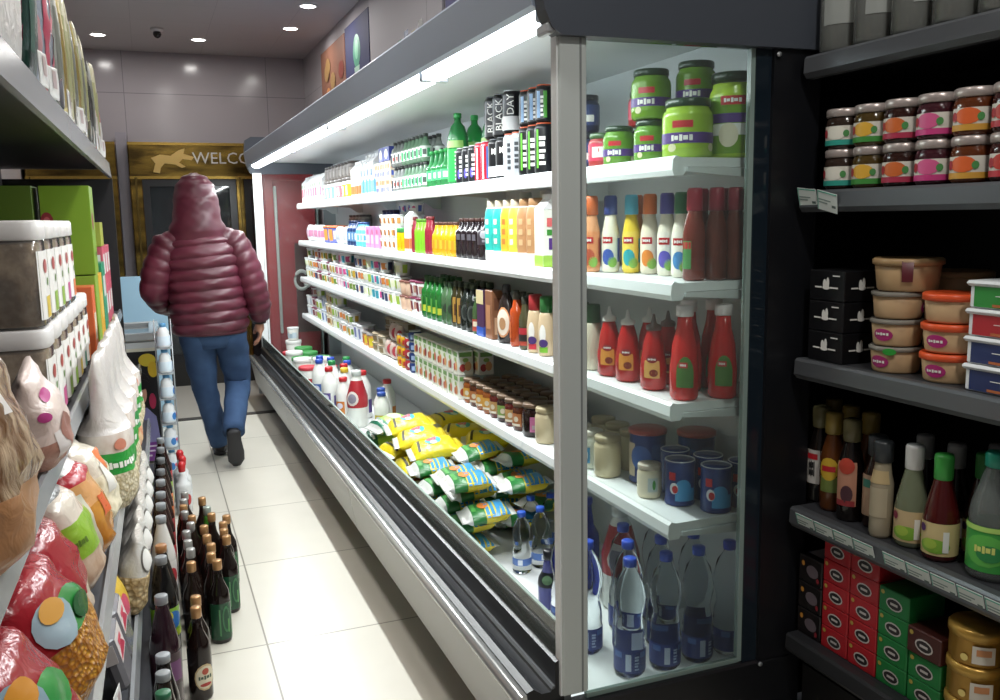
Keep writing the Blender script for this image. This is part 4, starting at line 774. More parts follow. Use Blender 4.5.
# --- left shelving goods (front towards +x: angle 0; the near side shows angle 290)
pasta = noisy('#e0cdb0', '#ab9273', 34, .6, 0, .6, 'noise', .35, .62)
def sqjar(key, c):
    container(key, 'square_jar', 'jar', [(.078, 0), (.083, .008), (.083, .21), (.079, .218), (.079, .223)], clear('#ddd8d2', .14, .05), [('lid', [(.083, .215), (.086, .218), (.086, .256), (.082, .263)], m('#e5e1df', .4))],
              (.02, .19, None, [('r', 0, 44, .02, .188, m('#e9e6e2')), ('r', 12, 30, .022, .075, m(c), .0022), ('e', -6, 20, .15, .018, m('#a83a33'), .0026), ('e', 10, 10, .11, .01, m('#6a8f4a'), .0026)]), ex=5, n=36, inner=([(.074, .005), (.0775, .012), (.0775, .2), (.07, .208)], pasta, 'contents'))
for k, c in (('yel', '#d9bd3a'), ('grn', '#8fb53a'), ('pnk', '#c9568f'), ('teal', '#4aa58a'), ('org', '#d9743a')): sqjar('sq_'+k, c)
def tall(key, w, d, h, c, ds=(), name='gift_box'): carton(key, name, 'box', w, d, h, m(c, .4), ds)
tall('gbox', .19, .19, .37, '#7da22c', [('l', 'e', .12, .6, .13, .11, m('#96303a')), ('l', 'e', .12, .6, .07, .06, m('#c9656a')), ('b', 'e', .3, .6, .2, .1, m('#96303a')), ('b', .5, .9, .2, .25, m('#5d7a22'))])
tall('gbox_shaded', .2, .3, .37, '#5f7a2a', [('l', 'e', .85, .45, .08, .09, m('#8f303a'))]); tall('gbox_low', .19, .18, .3, '#87a83a'); tall('ybox', .22, .12, .29, '#d9a32c', [('b', .2, .8, .3, .7, m('#e3bd5a'))]); tall('tbox', .22, .14, .33, '#2f8f6a', [('b', .2, .8, .5, .8, m('#d9e0d9'))]); tall('obox', .12, .2, .62, '#d9562c', [('l', .85, .95, .2, .8, m('#b5402a'))]); tall('obox_low', .14, .12, .27, '#d8683a', [('b', .2, .8, .2, .6, crm)]); tall('pkbox', .2, .1, .2, '#cf5f72', [('b', .2, .8, .3, .8, wh), ('l', .3, .9, .3, .8, wh)]); tall('lmbox', .2, .1, .12, '#a8b04a', [])  # first box: the bright green one's colour darkened to paint in shade
film = lambda c, d=.35: clear(c, d, .08)
# top-shelf packs
bag('tp_white', 'snack_pack', 'packet', .23, .035, .56, [(0, 1, m('#dcd9d6', .3))], [('e', 318, 12, .3, .09, m('#cf4a3a')), ('e', 324, 7, .22, .06, m('#d9705a'), .004), ('e', 312, 8, .15, .03, m('#9fb0d0'), .004), ('Q', 55, 12, .1, .4, pnk)], wr=.03)
bag('tp_dark', 'snack_pack', 'packet', .1, .04, .58, [(0, 1, m('#1f4038', .35))], [('r', 330, 12, .1, .3, m('#2f5a4c'))], wr=.03)
bag('tp_film', 'ribbon_pack', 'packet', .13, .05, .5, [(0, .08, m('#c9ccd2', .25)), (.08, 1, m('#a3aab8', .2))], [('r', 330, 12, .05, .48, m('#b5405a')), ('e', 300, 10, .2, .06, m('#c99aa0')), ('r', 20, 10, .1, .4, m('#c9556a'))], wr=.1, extra=[('ribbon', MB().tube([(.03, -.08, .44), (.06, -.02, .5), (.05, .04, .47), (.07, .02, .53), (.04, -.05, .56)], .012, red))])
def thin(key, c1, c2, h): bag(key, 'thin_pack', 'packet', .045, .02, h, [(0, .1, wh), (.1, 1, m(c1, .3))], [('r', 320, 16, .06, h*.8, m(c2)), ('r', 0, 20, .1, h*.7, m(c2))], wr=.08)
thin('th_cream', '#c9c5a5', '#a8a87a', .5); thin('th_gold', '#c2b06a', '#8f7a3a', .47); thin('th_grey', '#a9aaa5', '#7d8078', .46); thin('th_dark', '#4a4a44', '#2f302c', .4); thin('th_red', '#b5484a', '#d9d5d2', .3)
bag('sachet', 'paper_sachet', 'packet', .04, .004, .09, [(0, 1, m('#dad9d7', .4))], [('r', 0, 20, .03, .08, m('#b9a5a5'))], wr=.1)
# bags
peach = noisy('#cf9f78', '#e3c3a2', 9, .3, 0, .15, 'noise', .3, .7)
noodle = noisy('#7d5a3e', '#cdb294', 30, .2, 0, .7, 'noise', .4, .6, (1, 2.2, .6))
bag('bread_bag', 'bread_bag', 'bag', .155, .11, .375, [(0, .34, m('#c08c62', .3)), (.34, .93, noodle), (.93, 1, m('#d9d0c9', .25))], [('r', 320, 20, .24, .36, m('#e3dcd8')), ('e', 318, 9, .33, .016, m('#b5306a')), ('e', 262, 9, .2, .025, m('#6a8f4a'))], wr=.1, ph=1, shape=[(0, .8, .7), (.1, .98, .98), (.45, 1, 1), (.8, .8, .65), (.94, .62, .25), (1, .66, .1)])
bag('pink_bag', 'flour_bag', 'bag', .1, .065, .2, [(0, .3, m('#b98a7a', .3)), (.3, 1, m('#e6d3cb', .3))], [('e', 335, 17, .15, .014, m('#c2478f')), ('e', 300, 12, .12, .01, m('#c2478f')), ('e', 345, 24, .07, .03, m('#9a6a5f')), ('r', 320, 10, .02, .08, m('#efe9e6'))], wr=.12, ph=2, shape=[(0, .85, .7), (.2, 1, 1), (.55, .95, .85), (.85, .8, .4), (1, .75, .12)])
grain = noisy('#e3d9bf', '#b5a581', 90, .5, 0, .5, 'vor', .2, .7)
film_w = m('#c9c3bf', .3)
def rice(key, band, gr, ph): bag(key, 'rice_bag', 'bag', .13, .085, .465, [(0, .24, gr), (.24, .38, m(band, .3)), (.38, .5, noisy('#cbb6a8', '#e6dfda', 9, .25)), (.5, 1, film_w)], [('q', 330, 20, .14, .018, wh), ('q', 290, 20, .14, .018, wh), ('e', 310, 14, .2, .016, m('#b5705a'))], wr=.09, ph=ph, shape=[(0, .85, .8), (.1, 1, 1), (.46, 1, .9), (.66, .96, .34), (.88, .9, .28), (1, .82, .1)])
rice('rice_a', '#2f9a3f', grain, 0); rice('rice_b', '#3a9f3f', grain, 2); rice('rice_c', '#2f8f4a', noisy('#d9b58f', '#c9704a', 30), 4)
SOFT = [(0, .82, .6), (.1, .97, .95), (.45, 1, 1), (.75, .95, .8), (.92, .85, .3), (1, .82, .06)]
bag('orange_bag', 'lentil_bag', 'bag', .108, .074, .265, [(0, .5, noisy('#c98a3a', '#a86a22', 14, .22, 0, .2)), (.5, .74, m('#d8a06a', .2)), (.74, .86, m('#b02a35', .25)), (.86, 1, film_w)], [('r', 300, 8, 0.014, 0.173, m('#dcd4c8')), ('r', 350, 14, 0.086, 0.144, m('#d9653a'))], wr=.12, ph=3, shape=SOFT)
bag('cream_bag', 'bean_bag', 'bag', .1, .074, .25, [(0, .55, noisy('#c9bd9a', '#e6dcc2', 40, .3, 0, .4, 'vor', .1, .6)), (.55, 1, m('#dcd3c3', .2))], [('r', 300, 12, 0.066, 0.098, m('#4a4640')), ('r', 340, 14, 0.082, 0.164, m('#dcd9d2')), ('r', 10, 14, 0.131, 0.197, m('#d9743a'))], wr=.14, ph=5, shape=SOFT)
bag('lime_bag', 'bean_bag', 'bag', .108, .074, .265, [(0, .3, noisy('#c9b09a', '#b5957d', 22, .25)), (.3, .62, m('#8fb83a', .28)), (.62, .85, m('#d9cdbf', .2)), (.85, 1, m('#2c2a28', .3))], [('q', 310, 14, 0.119, 0.014, m('#5d7a2a'))], wr=.07, ph=6, shape=SOFT)
bag('red_bag', 'lentil_bag', 'bag', .12, .078, .26, [(0, .25, m('#cdb9a5', .25)), (.25, .9, m('#9e2430', .25)), (.9, 1, m('#7d1f2a', .25))], [('r', 300, 16, 0.065, 0.104, m('#b89a94'))], wr=.1, ph=7, shape=SOFT)
corn = noisy('#e0a53a', '#a8691f', 95, .35, 0, .7, 'vor', .1, .6)
bag('corn_bag', 'popcorn_bag', 'bag', .145, .09, .275, [(0, .42, corn), (.42, .46, m('#a82a33', .25)), (.46, 1, m('#a3242f', .25))], [('e', 345, 34, 0.145, 0.034, m('#2f8a3f', .22)), ('e', 318, 24, 0.154, 0.040, m('#9fb5c0', .22), .004), ('e', 322, 14, 0.174, 0.020, m('#d9a04a', .22), .006), ('e', 356, 15, 0.134, 0.020, m('#1f5a33', .22), .006)], wr=.07, ph=1.5, shape=SOFT)
bag('corn_bag2', 'popcorn_bag', 'bag', .145, .09, .275, [(0, .3, corn), (.3, .34, m('#a82a33', .25)), (.34, 1, m('#a3242f', .25))], [('e', 348, 34, 0.134, 0.037, m('#3a9a4a', .22)), ('e', 318, 26, 0.162, 0.047, m('#8fa9b8', .22), .004), ('e', 328, 15, 0.182, 0.023, m('#d9943a', .22), .006)], wr=.07, ph=2.5, shape=SOFT)
chick = noisy('#d9c49c', '#a58a5f', 62, .45, 0, .8, 'vor', .1, .65)
bag('chick_bag', 'chickpea_bag', 'bag', .085, .052, .244, [(0, .5, chick), (.5, .94, m('#dcdad6', .22)), (.94, 1, m('#c9c4bd', .2))], [('e', 325, 30, .17, .04, m('#6a6660')), ('e', 325, 25, .17, .033, m('#e6e4e0'), .004), ('q', 325, 14, .17, .014, m('#4a4640'))], wr=.05, ph=2, shape=[(0, .85, .8), (.1, 1, 1), (.6, 1, .95), (.9, .9, .4), (1, .85, .15)])
def traypack(key, top):
    b = MB().box(-.02, .02, -.075, .075, 0, .15, m('#77757a', .22), .012)
    L = MB().box(.0205, .0215, -.06, .06, .07, .135, m('#e6dedc', .3)); L.prism([(-.055+.11*i/10, .075+.03*sin(pi*i/10)) for i in range(11)], .0215, .0222, m('#c23a55', .3), 'x'); L.box(.0222, .0226, -.03, .03, .105, .118, m('#d9566a', .3))
    N = MB().box(-.015, .015, -.0765, -.075, .08, .13, m('#d9d0ce', .3))
    kind(key, 'film_packet', 'packet', [('film_packet', b.mesh('film_packet'), None, None), ('printed_label', L.mesh('printed_label'), 0, None), ('side_label', N.mesh('side_label'), 0, None)])
traypack('tray', 1)
bag('yel_snack', 'snack_pack', 'packet', .08, .03, .17, [(0, .4, m('#8a8689', .25)), (.4, 1, m('#d9b53a', .3))], [('e', 330, 30, .1, .03, m('#c9506a')), ('r', 290, 20, .09, .15, m('#e3c94a'))], ph=1)
# tall bottles by the floor
gold = m('#b0865a', .3, .35)
LA = 300
bd = [(.034, 0), (.0365, .008), (.0365, .165), (.033, .19), (.018, .225), (.0145, .25), (.014, .275)]
container('malt_cream', 'malt_bottle', 'bottle', bd, m('#1d1311', .12), [('cap', [(.015, .268), (.0165, .27), (.0165, .3), (.0145, .303)], gold)], (.03, .12, None, [('e', LA, 52, .08, .044, m('#c9b187')), ('e', LA, 46, .08, .038, m('#ded5bb'), .0026), ('e', LA, 16, .1, .011, m('#b5503a'), .0032), ('q', LA, 34, .08, .012, m('#4a5a4a')), ('e', LA, 28, .056, .006, m('#b03a33'), .0032)]), n=22)
container('malt_plain', 'malt_bottle', 'bottle', bd, m('#1f1512', .12), [('cap', [(.015, .268), (.0165, .27), (.0165, .3), (.0145, .303)], gold)], n=18)
container('malt_green', 'malt_bottle', 'bottle', bd, m('#1b1412', .12), [('cap', [(.015, .268), (.0165, .27), (.0165, .3), (.0145, .303)], gold)], (.015, .15, m('#1f4a33', .2), [('r', (LA-35, LA+35), 4, .03, .13, m('#4f8a5a')), ('e', LA, 22, .09, .05, m('#3f7a4f')), ('e', LA, 15, .09, .04, m('#1f4a33'), .0026), ('r', LA+10, 4, .04, .09, m('#5f9a5a'), .003)]), n=22)
container('malt_silver', 'malt_bottle', 'bottle', bd, m('#241713', .12), [('cap', [(.015, .268), (.0165, .27), (.0165, .3), (.0145, .303)], m('#a9a8a5', .3, .4))], (.03, .13, None, [('r', LA, 60, .04, .12, m('#3a2a24'))]), n=18)
container('malt_lime', 'malt_bottle', 'bottle', bd, m('#3f7a2a', .15), [('cap', [(.015, .268), (.0165, .27), (.0165, .3), (.0145, .303)], m('#9aa39a', .3, .3))], n=18)
def pet(key, body, cap, lab, ds, h=.33, r=.043): container(key, 'soda_bottle', 'bottle', [(r*.88, 0), (r, .012), (r, h*.5), (r*.95, h*.58), (r*.6, h*.78), (.017, h*.89), (.015, h*.93)], body, [('cap', [(.016, h*.92), (.0185, h*.925), (.0185, h*.995), (.016, h)], m(cap, .35))], (h*.2, h*.5, lab, ds), n=20)
pet('pet_black', m('#141313', .12), '#7d8084', m('#7fae2c', .3), [('e', LA, 46, .125, .03, m('#2f6fb5')), ('e', LA-20, 20, .14, .018, m('#d9d63a'), .003), ('r', LA, 60, .07, .09, m('#b5c93a'), .0024)])
pet('pet_wood', m('#1a1312', .12), '#9a6a40', None, [('e', LA+20, 30, .1, .04, m('#d5cfc5')), ('e', LA+20, 16, .1, .02, m('#2f5a9a'), .003)])
pet('pet_purple', m('#2c1a22', .12), '#85888c', m('#3d2730', .3), [('r', LA, 30, .08, .14, m('#6a3a6a'))])
pet('pet_red', m('#2a1413', .12), '#85898d', m('#b02a33', .3), [('e', LA, 40, .1, .025, m('#d9d3d0'))])
pet('pet_white', m('#d3d0cb', .25), '#8f9296', m('#d9d6d2', .3), [('e', LA, 30, .11, .03, m('#b02a33'))])
pet('pet_orange', m('#2a1a14', .12), '#6a6d70', m('#d9743a', .3), [('r', LA, 30, .08, .15, m('#2a2422'))])
pet('pet_goldlab', m('#2a211a', .15), '#8f9496', m('#a8823a', .3), [('e', LA, 30, .09, .02, m('#e0cf9a'))], .27, .035)
pet('pet_greencap', m('#1a2a20', .15), '#2f6a4a', m('#2f6a45', .3), [('e', LA, 30, .09, .02, m('#c9cfc0'))], .27, .035)
pet('pet_grey', m('#1c1918', .15), '#9a9ea3', m('#9a9a92', .3), [], .27, .035)
container('pump_bottle', 'spray_bottle', 'bottle', P_bot(.04, .24, .016, .6, .84), m('#d6d9da', .3), [('trigger', [(.012, .22), (.017, .225), (.02, .26), (.012, .275)], m('#c22a2f', .35))], (.04, .12, m('#cfd5d8', .35), [('e', LA, 30, .08, .03, m('#b53a3a'))]), n=16)
container('yog_drink', 'yogurt_drink_bottle', 'bottle', [(.035, 0), (.039, .008), (.039, .062), (.033, .076), (.035, .09), (.021, .112), (.015, .121)], m('#e3e7ea', .3), [('cap', [(.016, .117), (.019, .119), (.019, .137), (.016, .14)], m('#5f9fd0', .35))], (.012, .066, m('#d3e2ee', .35), [('e', (270, 330), 24, .04, .022, m('#3f7fc4')), ('e', 300, 12, .05, .01, m('#d96a7a'), .003)]), n=18)
# ------------------------------------------------------------------ stocking the fridge
Z1, Z2, Z3, Z4, ZB = 1.6355, 1.3305, 1.0255, .7125, .2625
NE, FE = 'near end', 'far end'
def one(key, x, y, z, label, rz=0, group=None, tilt=None): return put(key, x, y, z, rz, label, group, tilt)
# top shelf, near end: jars
g = 'green sauce jars at the fridge end'
one('mayo_tall', 1.405, 1.935, Z1, 'tall yellow-green jar with purple band, against the end glass edge', 0, g)
one('mayo_big', 1.285, 1.955, Z1, 'big lime green jar with purple band in front of the green stacks', 0, g)
one('mayo', 1.385, 2.07, Z1, 'dark-lidded green jar under the topmost jar behind the tall jar', 0, g)
one('mayo', 1.385, 2.07, Z1+.13, 'topmost dark-lidded green jar, stacked behind the tall jar', 0, g)
one('mayo_small', 1.275, 2.115, Z1, 'small green jar carrying a larger green jar on top', 0, g)
one('mayo', 1.275, 2.115, Z1+.112, 'green jar stacked on a small green jar behind the big lime jar', 0, g)
one('mayo', 1.39, 2.2, Z1, 'green jar deep on the top shelf, bottom of the rear stack', 0, g)
one('mayo_small', 1.27, 2.28, Z1, 'small green jar with purple band beside the pink-labelled jar', 0, g)
one('mayo_small', 1.36, 2.3, Z1, 'small green jar under the red topped jar', 0, g)
one('paste_jar', 1.36, 2.3, Z1+.112, 'red paste jar with green lid, stacked above the small green jars')
one('paste_jar', 1.272, 2.38, Z1, 'pink-labelled red paste jar standing low near the post')
one('navy_jar', 1.275, 2.49, Z1, 'navy jar behind the white corner post, lower of two')
one('navy_jar', 1.275, 2.49, Z1+.112, 'navy jar behind the white corner post, upper of two')
one('navy_jar', 1.37, 2.45, Z1, 'navy jar in the second row behind the corner post')
# cans
g = 'energy drink cans'
run('can_green', 2.745, 3, .069, 1.25, Z1, 'tall black can with green stripe and orange lid, lower row, {p}', g)
run('can_blackgreen', 2.78, 2, .07, 1.325, Z1, 'tall black and green can in the second row, {p}', g)
run('can_small', 2.745, 3, .069, 1.25, Z1+.167, 'short black can on a green-striped can, upper row, {p}', g)
run('can_small', 2.78, 2, .069, 1.325, Z1+.167, 'short black can stacked in the second row, {p}', g)
run('can_white', 2.955, 2, .07, 1.25, Z1, 'white can with dark lettering and orange lid, {p}', g)
one('can_day', 1.255, 3.03, Z1+.157, 'black can reading DAY stacked on a white can', 0, g)
one('can_day', 1.33, 3.08, Z1+.157, 'black and white can reading DAY, behind the front DAY can', 0, g)
run('can_white', 2.99, 2, .09, 1.33, Z1, 'white can in the second row under a DAY can, {p}', g)
run('can_blacklow', 3.105, 2, .078, 1.255, Z1, 'black can with grey foot carrying a taller can, {p}', g)
one('can_black', 1.255, 3.215, Z1+.152, 'black can with white letters BLACK running upward', 0, g)
one('can_black', 1.32, 3.17, Z1, 'black can reading BLACK, on the shelf in the second row', 0, g)
one('can_black', 1.255, 3.13, Z1+.152, 'black can reading BLACK, partly hidden by the front DAY can', 0, g)
run('can_red', 3.27, 2, .068, 1.25, Z1, 'slim red can with blue stripe, {p}', g)
run('can_dark', 3.41, 3, .075, 1.25, Z1, 'dark soda can beside the green bottles, {p}', g)
g = 'green soda bottles'
one('soda_big', 1.262, 3.66, Z1, 'large clear green soda bottle standing in front, by the dark cans', 0, g)
one('soda_big', 1.355, 3.5, Z1, 'large clear green soda bottle in the second row behind the dark cans', 0, g)
one('soda_big', 1.36, 3.72, Z1, 'large green soda bottle directly behind the front one', 0, g)
run('soda_small', 3.775, 4, .07, 1.25, Z1, 'small green soda bottle, {p}', g)
g = 'mini drink bottles in two layers'
run('malt_mini', 4.09, 6, .066, 1.25, Z1, 'white and green mini bottle, {p}', g, stack=2, sh=.128)
run('malt_dark', 4.09, 5, .066, 1.315, Z1, 'dark and white mini bottle behind the green ones, {p}', g, stack=2, sh=.128)
run('malt_dark', 4.49, 3, .066, 1.25, Z1, 'dark-capped mini bottle in the far part, {p}', g, stack=2, sh=.128)
g = 'dessert packs and cartons'
run('pack_orange', 4.76, 3, .115, 1.27, Z1, 'blue and orange printed dessert pack, {p}', g, stack=2, sh=.086)
run('pack_blue', 4.78, 2, .115, 1.27, Z1+.173, 'small blue box on top of the orange printed packs, {p}', g)
run('milk_tall', 5.12, 4, .085, 1.27, Z1, 'tall white and sky-blue gable carton, {p}', g)
run('milk_orange', 5.47, 3, .085, 1.27, Z1, 'white and orange gable carton, {p}', g)
g = 'round cream jars with dark lids'
run('lab_yellow', 5.8, 2, .12, 1.275, Z1, 'yellow-labelled cream jar, {p}', g)
run('lab_red', 6.06, 2, .12, 1.275, Z1, 'pink-red labelled cream jar, {p}', g)
run('lab_blue', 6.33, 3, .12, 1.275, Z1, 'sky-blue labelled cream jar, {p}', g)
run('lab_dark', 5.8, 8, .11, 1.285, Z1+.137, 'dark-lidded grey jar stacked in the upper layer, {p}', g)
run('milk_white', 6.75, 9, .1, 1.27, Z1, 'white carton with pink print on the top shelf, {p}', 'white pink-printed cartons')
# second shelf, near end: dressings
g = 'salad dressings in a line behind the end glass'
for k, (key, x, y, w) in enumerate((('dr_orange', 1.245, 2.40, 'pale orange dressing bottle with orange cap beside the corner post'), ('dr_navy', 1.285, 2.355, 'white dressing bottle with dark blue cap'), ('dr_yellow', 1.315, 2.285, 'yellow dressing bottle with light blue cap'), ('dr_orange2', 1.335, 2.215, 'cream dressing bottle with bright orange cap'), ('dr_purple', 1.335, 2.125, 'cream dressing bottle with purple cap'), ('dr_green', 1.33, 2.045, 'cream dressing bottle with dark green cap next to the red sauces'))):
    one(key, x, y, Z2, w, 0, g)
g = 'dark red sauce bottles behind the end glass'
one('sauce_red', 1.29, 1.925, Z2, 'dark red sauce bottle with green label, first beside the green-capped dressing', 0, g)
for k, (x, y) in enumerate(((1.345, 1.91), (1.395, 1.90), (1.445, 1.905))): one('sauce_brown', x, y, Z2, 'dark brown-red sauce bottle, %s right of the green-labelled one' % ORD[k], 0, g)
for k, (x, y) in enumerate(((1.36, 2.0), (1.41, 1.98))): one('sauce_brown', x, y, Z2, 'dark red sauce bottle in the back row, %s from the aisle' % ORD[k], 0, g)
one('dr_orange', 1.37, 2.35, Z2, 'orange-capped dressing bottle in the row behind the yellow one', 0, 'salad dressings in a line behind the end glass')
one('juice_green', 1.255, 2.735, Z2, 'white and green gable carton just left of the corner post')
g = 'milk drink bottles'
run('cf_brown', 2.822, 2, .083, 1.252, Z2, 'light brown coffee drink bottle, {p}', g)
one('cf_brown', 1.33, 2.86, Z2, 'light brown coffee drink bottle in the second row', 0, g)
one('cf_lime', 1.252, 2.985, Z2, 'white bottle with lime sleeve beside the coffee drinks', 0, g)
one('cf_yellow', 1.252, 3.06, Z2, 'white bottle with yellow sleeve', 0, g)
run('cf_teal', 3.14, 2, .085, 1.252, Z2, 'white bottle with teal sleeve, {p}', g)
for k, y in enumerate((3.0, 3.19)): one('tall_dark', 1.37, y, Z2, 'tall dark juice bottle with white cap behind the sleeves, %s from the near end' % ORD[k])
g = 'dark drink bottles on the second shelf'
one('dark_pet_lab', 1.25, 3.315, Z2, 'dark drink bottle with grey label beside the teal sleeves', 0, g)
run('dark_pet', 3.39, 4, .067, 1.25, Z2, 'plain dark drink bottle, {p}', g, rows=2, xr=.068)
g = 'yellow juice bottles'
run('juice_pet', 3.67, 5, .066, 1.25, Z2, 'yellow juice bottle with brown cap, {p}', g, rows=2, xr=.066)
run('slim_red', 4.01, 2, .05, 1.245, Z2, 'slim dark red drink bottle, {p}')
run('slim_green', 4.115, 3, .055, 1.245, Z2, 'slim bright green drink bottle, {p}')
one('slim_red', 1.245, 4.285, Z2, 'slim dark red bottle alone beside the green bottles')
run('juice_cup', 4.48, 2, .08, 1.255, Z2, 'yellow juice jar with green lid, {p}')
run('milk_orange', 4.38, 1, .08, 1.26, Z2, 'white and orange gable carton next to the yellow juice jars')
g = 'small white tubs in stacks'
run('tub_small', 4.64, 4, .094, 1.265, Z2, 'white tub with brown print, {p}', g, stack=3, sh=.064)
run('tub_blue', 4.66, 3, .094, 1.36, Z2, 'white tub with blue print in the back, {p}', g, stack=4, sh=.064)
run('pink_carton', 5.04, 3, .115, 1.27, Z2, 'pink carton lying in the middle of the shelf, {p}', 'pink cartons')
run('cyan_bot', 5.38, 3, .08, 1.255, Z2, 'cyan drink bottle, {p}', 'cyan drink bottles')
run('navy_bot', 5.63, 3, .085, 1.255, Z2, 'navy drink bottle, {p}', 'navy drink bottles')
run('navy_bot', 5.1, 4, .085, 1.37, Z2+.06, 'navy bottle raised at the back of the shelf, {p}', 'navy drink bottles')
run('white_pack', 5.9, 4, .13, 1.27, Z2, 'white wrapped cheese pack, {p}', 'wrapped cheese packs', jit=.01)
run('bucket', 6.45, 2, .19, 1.305, Z2, 'ice cream tub with orange lid, {p}', 'orange-lidded tubs')
run('pink_pack', 6.8, 7, .11, 1.265, Z2, 'pink and white wrapped cheese pack, {p}', 'pink cheese packs', jit=.01)
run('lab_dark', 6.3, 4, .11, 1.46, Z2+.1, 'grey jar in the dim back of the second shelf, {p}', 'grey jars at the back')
# third shelf
g = 'ketchup bottles behind the end glass'
one('ket_tall', 1.365, 1.9, Z3, 'large ketchup bottle with green oval label nearest the glass edge', 0, g)
one('ket_tall', 1.265, 1.925, Z3, 'large ketchup bottle with green oval label at the shelf corner', 0, g)
for k, (x, y) in enumerate(((1.34, 2.02), (1.42, 2.02))): one('ket_tall', x, y, Z3, 'large ketchup bottle in the back row, %s from the aisle' % ORD[k], 0, g)
one('ket_clear', 1.265, 2.075, Z3, 'ketchup bottle with clear nozzle, third from the near end', 0, g)
one('ket_clear', 1.345, 2.13, Z3, 'ketchup bottle with clear nozzle in the second row', 0, g)
one('ket_nozzle', 1.265, 2.215, Z3, 'ketchup bottle with white nozzle, nearer of two', 0, g)
one('ket_nozzle', 1.262, 2.32, Z3, 'ketchup bottle with white nozzle, beside the pale green-capped bottles', 0, g)
one('ket_nozzle', 1.35, 2.24, Z3, 'ketchup bottle with white nozzle in the second row', 0, g)
run('dress_plain', 2.43, 3, .075, 1.265, Z3, 'pale dressing bottle with dark green cap behind the post, {p}', 'pale dressings by the post')
one('beige_green', 1.252, 2.745, Z3, 'beige dressing bottle with green cap left of the post')
one('beige_red', 1.25, 2.835, Z3, 'beige dressing bottle with red cap left of the green-capped one')
run('hot_slim', 2.915, 1, .06, 1.245, Z3, 'slim dark hot sauce bottle with red label')
one('hot_orange', 1.25, 3.005, Z3, 'orange-red hot sauce bottle in front')
run('hot_slim', 2.97, 4, .07, 1.32, Z3, 'dark sauce bottle in the second row, {p}', 'dark sauces behind the hot sauces')
one('choc_syrup', 1.252, 3.11, Z3, 'black chocolate syrup bottle with round pale label')
one('brown_box', 1.25, 3.235, Z3, 'brown dessert box beside the syrup bottle')
one('purple_box', 1.25, 3.33, Z3, 'purple dessert box with blue foot')
run('small_lab', 3.415, 1, .05, 1.245, Z3, 'small green sauce bottle with red and cream label')
g = 'dark oil bottles'
run('dark_olive', 3.485, 2, .075, 1.255, Z3, 'black-green oil bottle with round label, {p}', g)
run('gold_slim', 3.63, 2, .06, 1.25, Z3, 'dark bottle with gold label, {p}', g)
run('dark_olive', 3.5, 4, .075, 1.335, Z3, 'black-green oil bottle in the second row, {p}', g)
run('green_pale', 3.76, 2, .065, 1.25, Z3, 'pale green sauce bottle, {p}', 'green sauce bottles')
run('green_bot', 3.91, 4, .075, 1.255, Z3, 'bright green sauce bottle with yellow label, {p}', 'green sauce bottles', rows=2, xr=.08)
run('yg_maroon', 4.23, 2, .1, 1.266, Z3, 'maroon and white cup, {p}', 'maroon cups', stack=2, sh=.0835)
run('beige_cup', 4.43, 2, .1, 1.262, Z3, 'beige dessert cup with brown lid, {p}', 'beige dessert cups in two stacks', stack=2, sh=.078)
run('beige_cup', 4.45, 2, .1, 1.36, Z3, 'beige dessert cup in the back row, {p}', 'beige dessert cups in two stacks', stack=2, sh=.078)
CUP = [('yg_lime', 'lime'), ('yg_orange', 'navy-orange'), ('yg_teal', 'teal-pink'), ('yg_white', 'grey-white'), ('yg_blue', 'blue-red'), ('yg_yellow', 'yellow'), ('yg_maroon', 'maroon'), ('yg_green', 'green'), ('yg_cream', 'cream'), ('yg_pink', 'pink'), ('yg_tall', 'pale blue')]
rnd.seed(11)
def cups(y0, n, dy, z, hs, label, g, near):
    pick = None
    for k in range(n):
        if k % 2 == 0 or pick is None: pick = CUP[near[k//2] if k//2 < len(near) else rnd.randrange(len(CUP))]
        hh = min(rnd.choice(hs), 2 if pick[0] == 'yg_tall' else 3); h0 = .1025 if pick[0] == 'yg_tall' else .0825
        for h in range(hh): one(pick[0], 1.262+rnd.uniform(0, .012), y0+dy*k, z+(h0+.0015)*h, label % (pick[1], ORD[k], ORD[h]), rnd.uniform(-25, 25), g)
cups(4.65, 19, .106, Z3, (2, 2, 3, 3, 2), '%s yogurt cup on the third shelf, %s column past the beige, %s up', 'yogurt cups on the third shelf', [0, 1, 2, 0])
cups(6.67, 9, .106, Z3, (2, 3, 3), '%s cup at the far end of the third shelf, %s column, %s up', 'yogurt cups at the far end of the third shelf', [5, 6])
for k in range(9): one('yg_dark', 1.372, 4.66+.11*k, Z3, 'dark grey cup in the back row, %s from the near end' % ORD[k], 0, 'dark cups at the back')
one('pot_blue', 1.385, 5.545, Z3+.10, 'blue yogurt pot high in the back, middle of the third shelf', 0, 'large pots on the third shelf')
for k in range(6): one('pot_white', 1.385, 5.67+.125*k+(.12 if k > 3 else 0), Z3+(.10 if k % 2 else .06), 'white yogurt pot in the back row, %s past the blue one' % ORD[k], 0, 'large pots on the third shelf')
# fourth shelf
g = 'blue powder tins behind the end glass'
one('tin_blue', 1.37, 1.925, Z4, 'blue powder tin with wave print nearest the glass edge', 0, g)
one('tin_blue', 1.315, 2.015, Z4, 'blue powder tin with wave print beside the small cream jar', 0, g)
for k, (x, y) in enumerate(((1.46, 1.93), (1.41, 2.02), (1.36, 2.11))): one('tin_blue', x, y, Z4, 'blue powder tin in the back row, %s from the glass edge' % ORD[k], 0, g)
one('cream_small', 1.27, 2.1, Z4, 'small cream jar standing before the blue tins')
one('tin_big', 1.345, 2.235, Z4, 'large blue and red tin behind the small cream jar')
one('tin_big', 1.458, 2.15, Z4, 'large blue tin with red lid in the dim back row')
one('beige_jar', 1.262, 2.33, Z4, 'beige jar in front of the pale jars')
run('pale_jar', 2.43, 3, .08, 1.262, Z4, 'pale jar with blue label beside the corner post, {p}', 'pale jars')
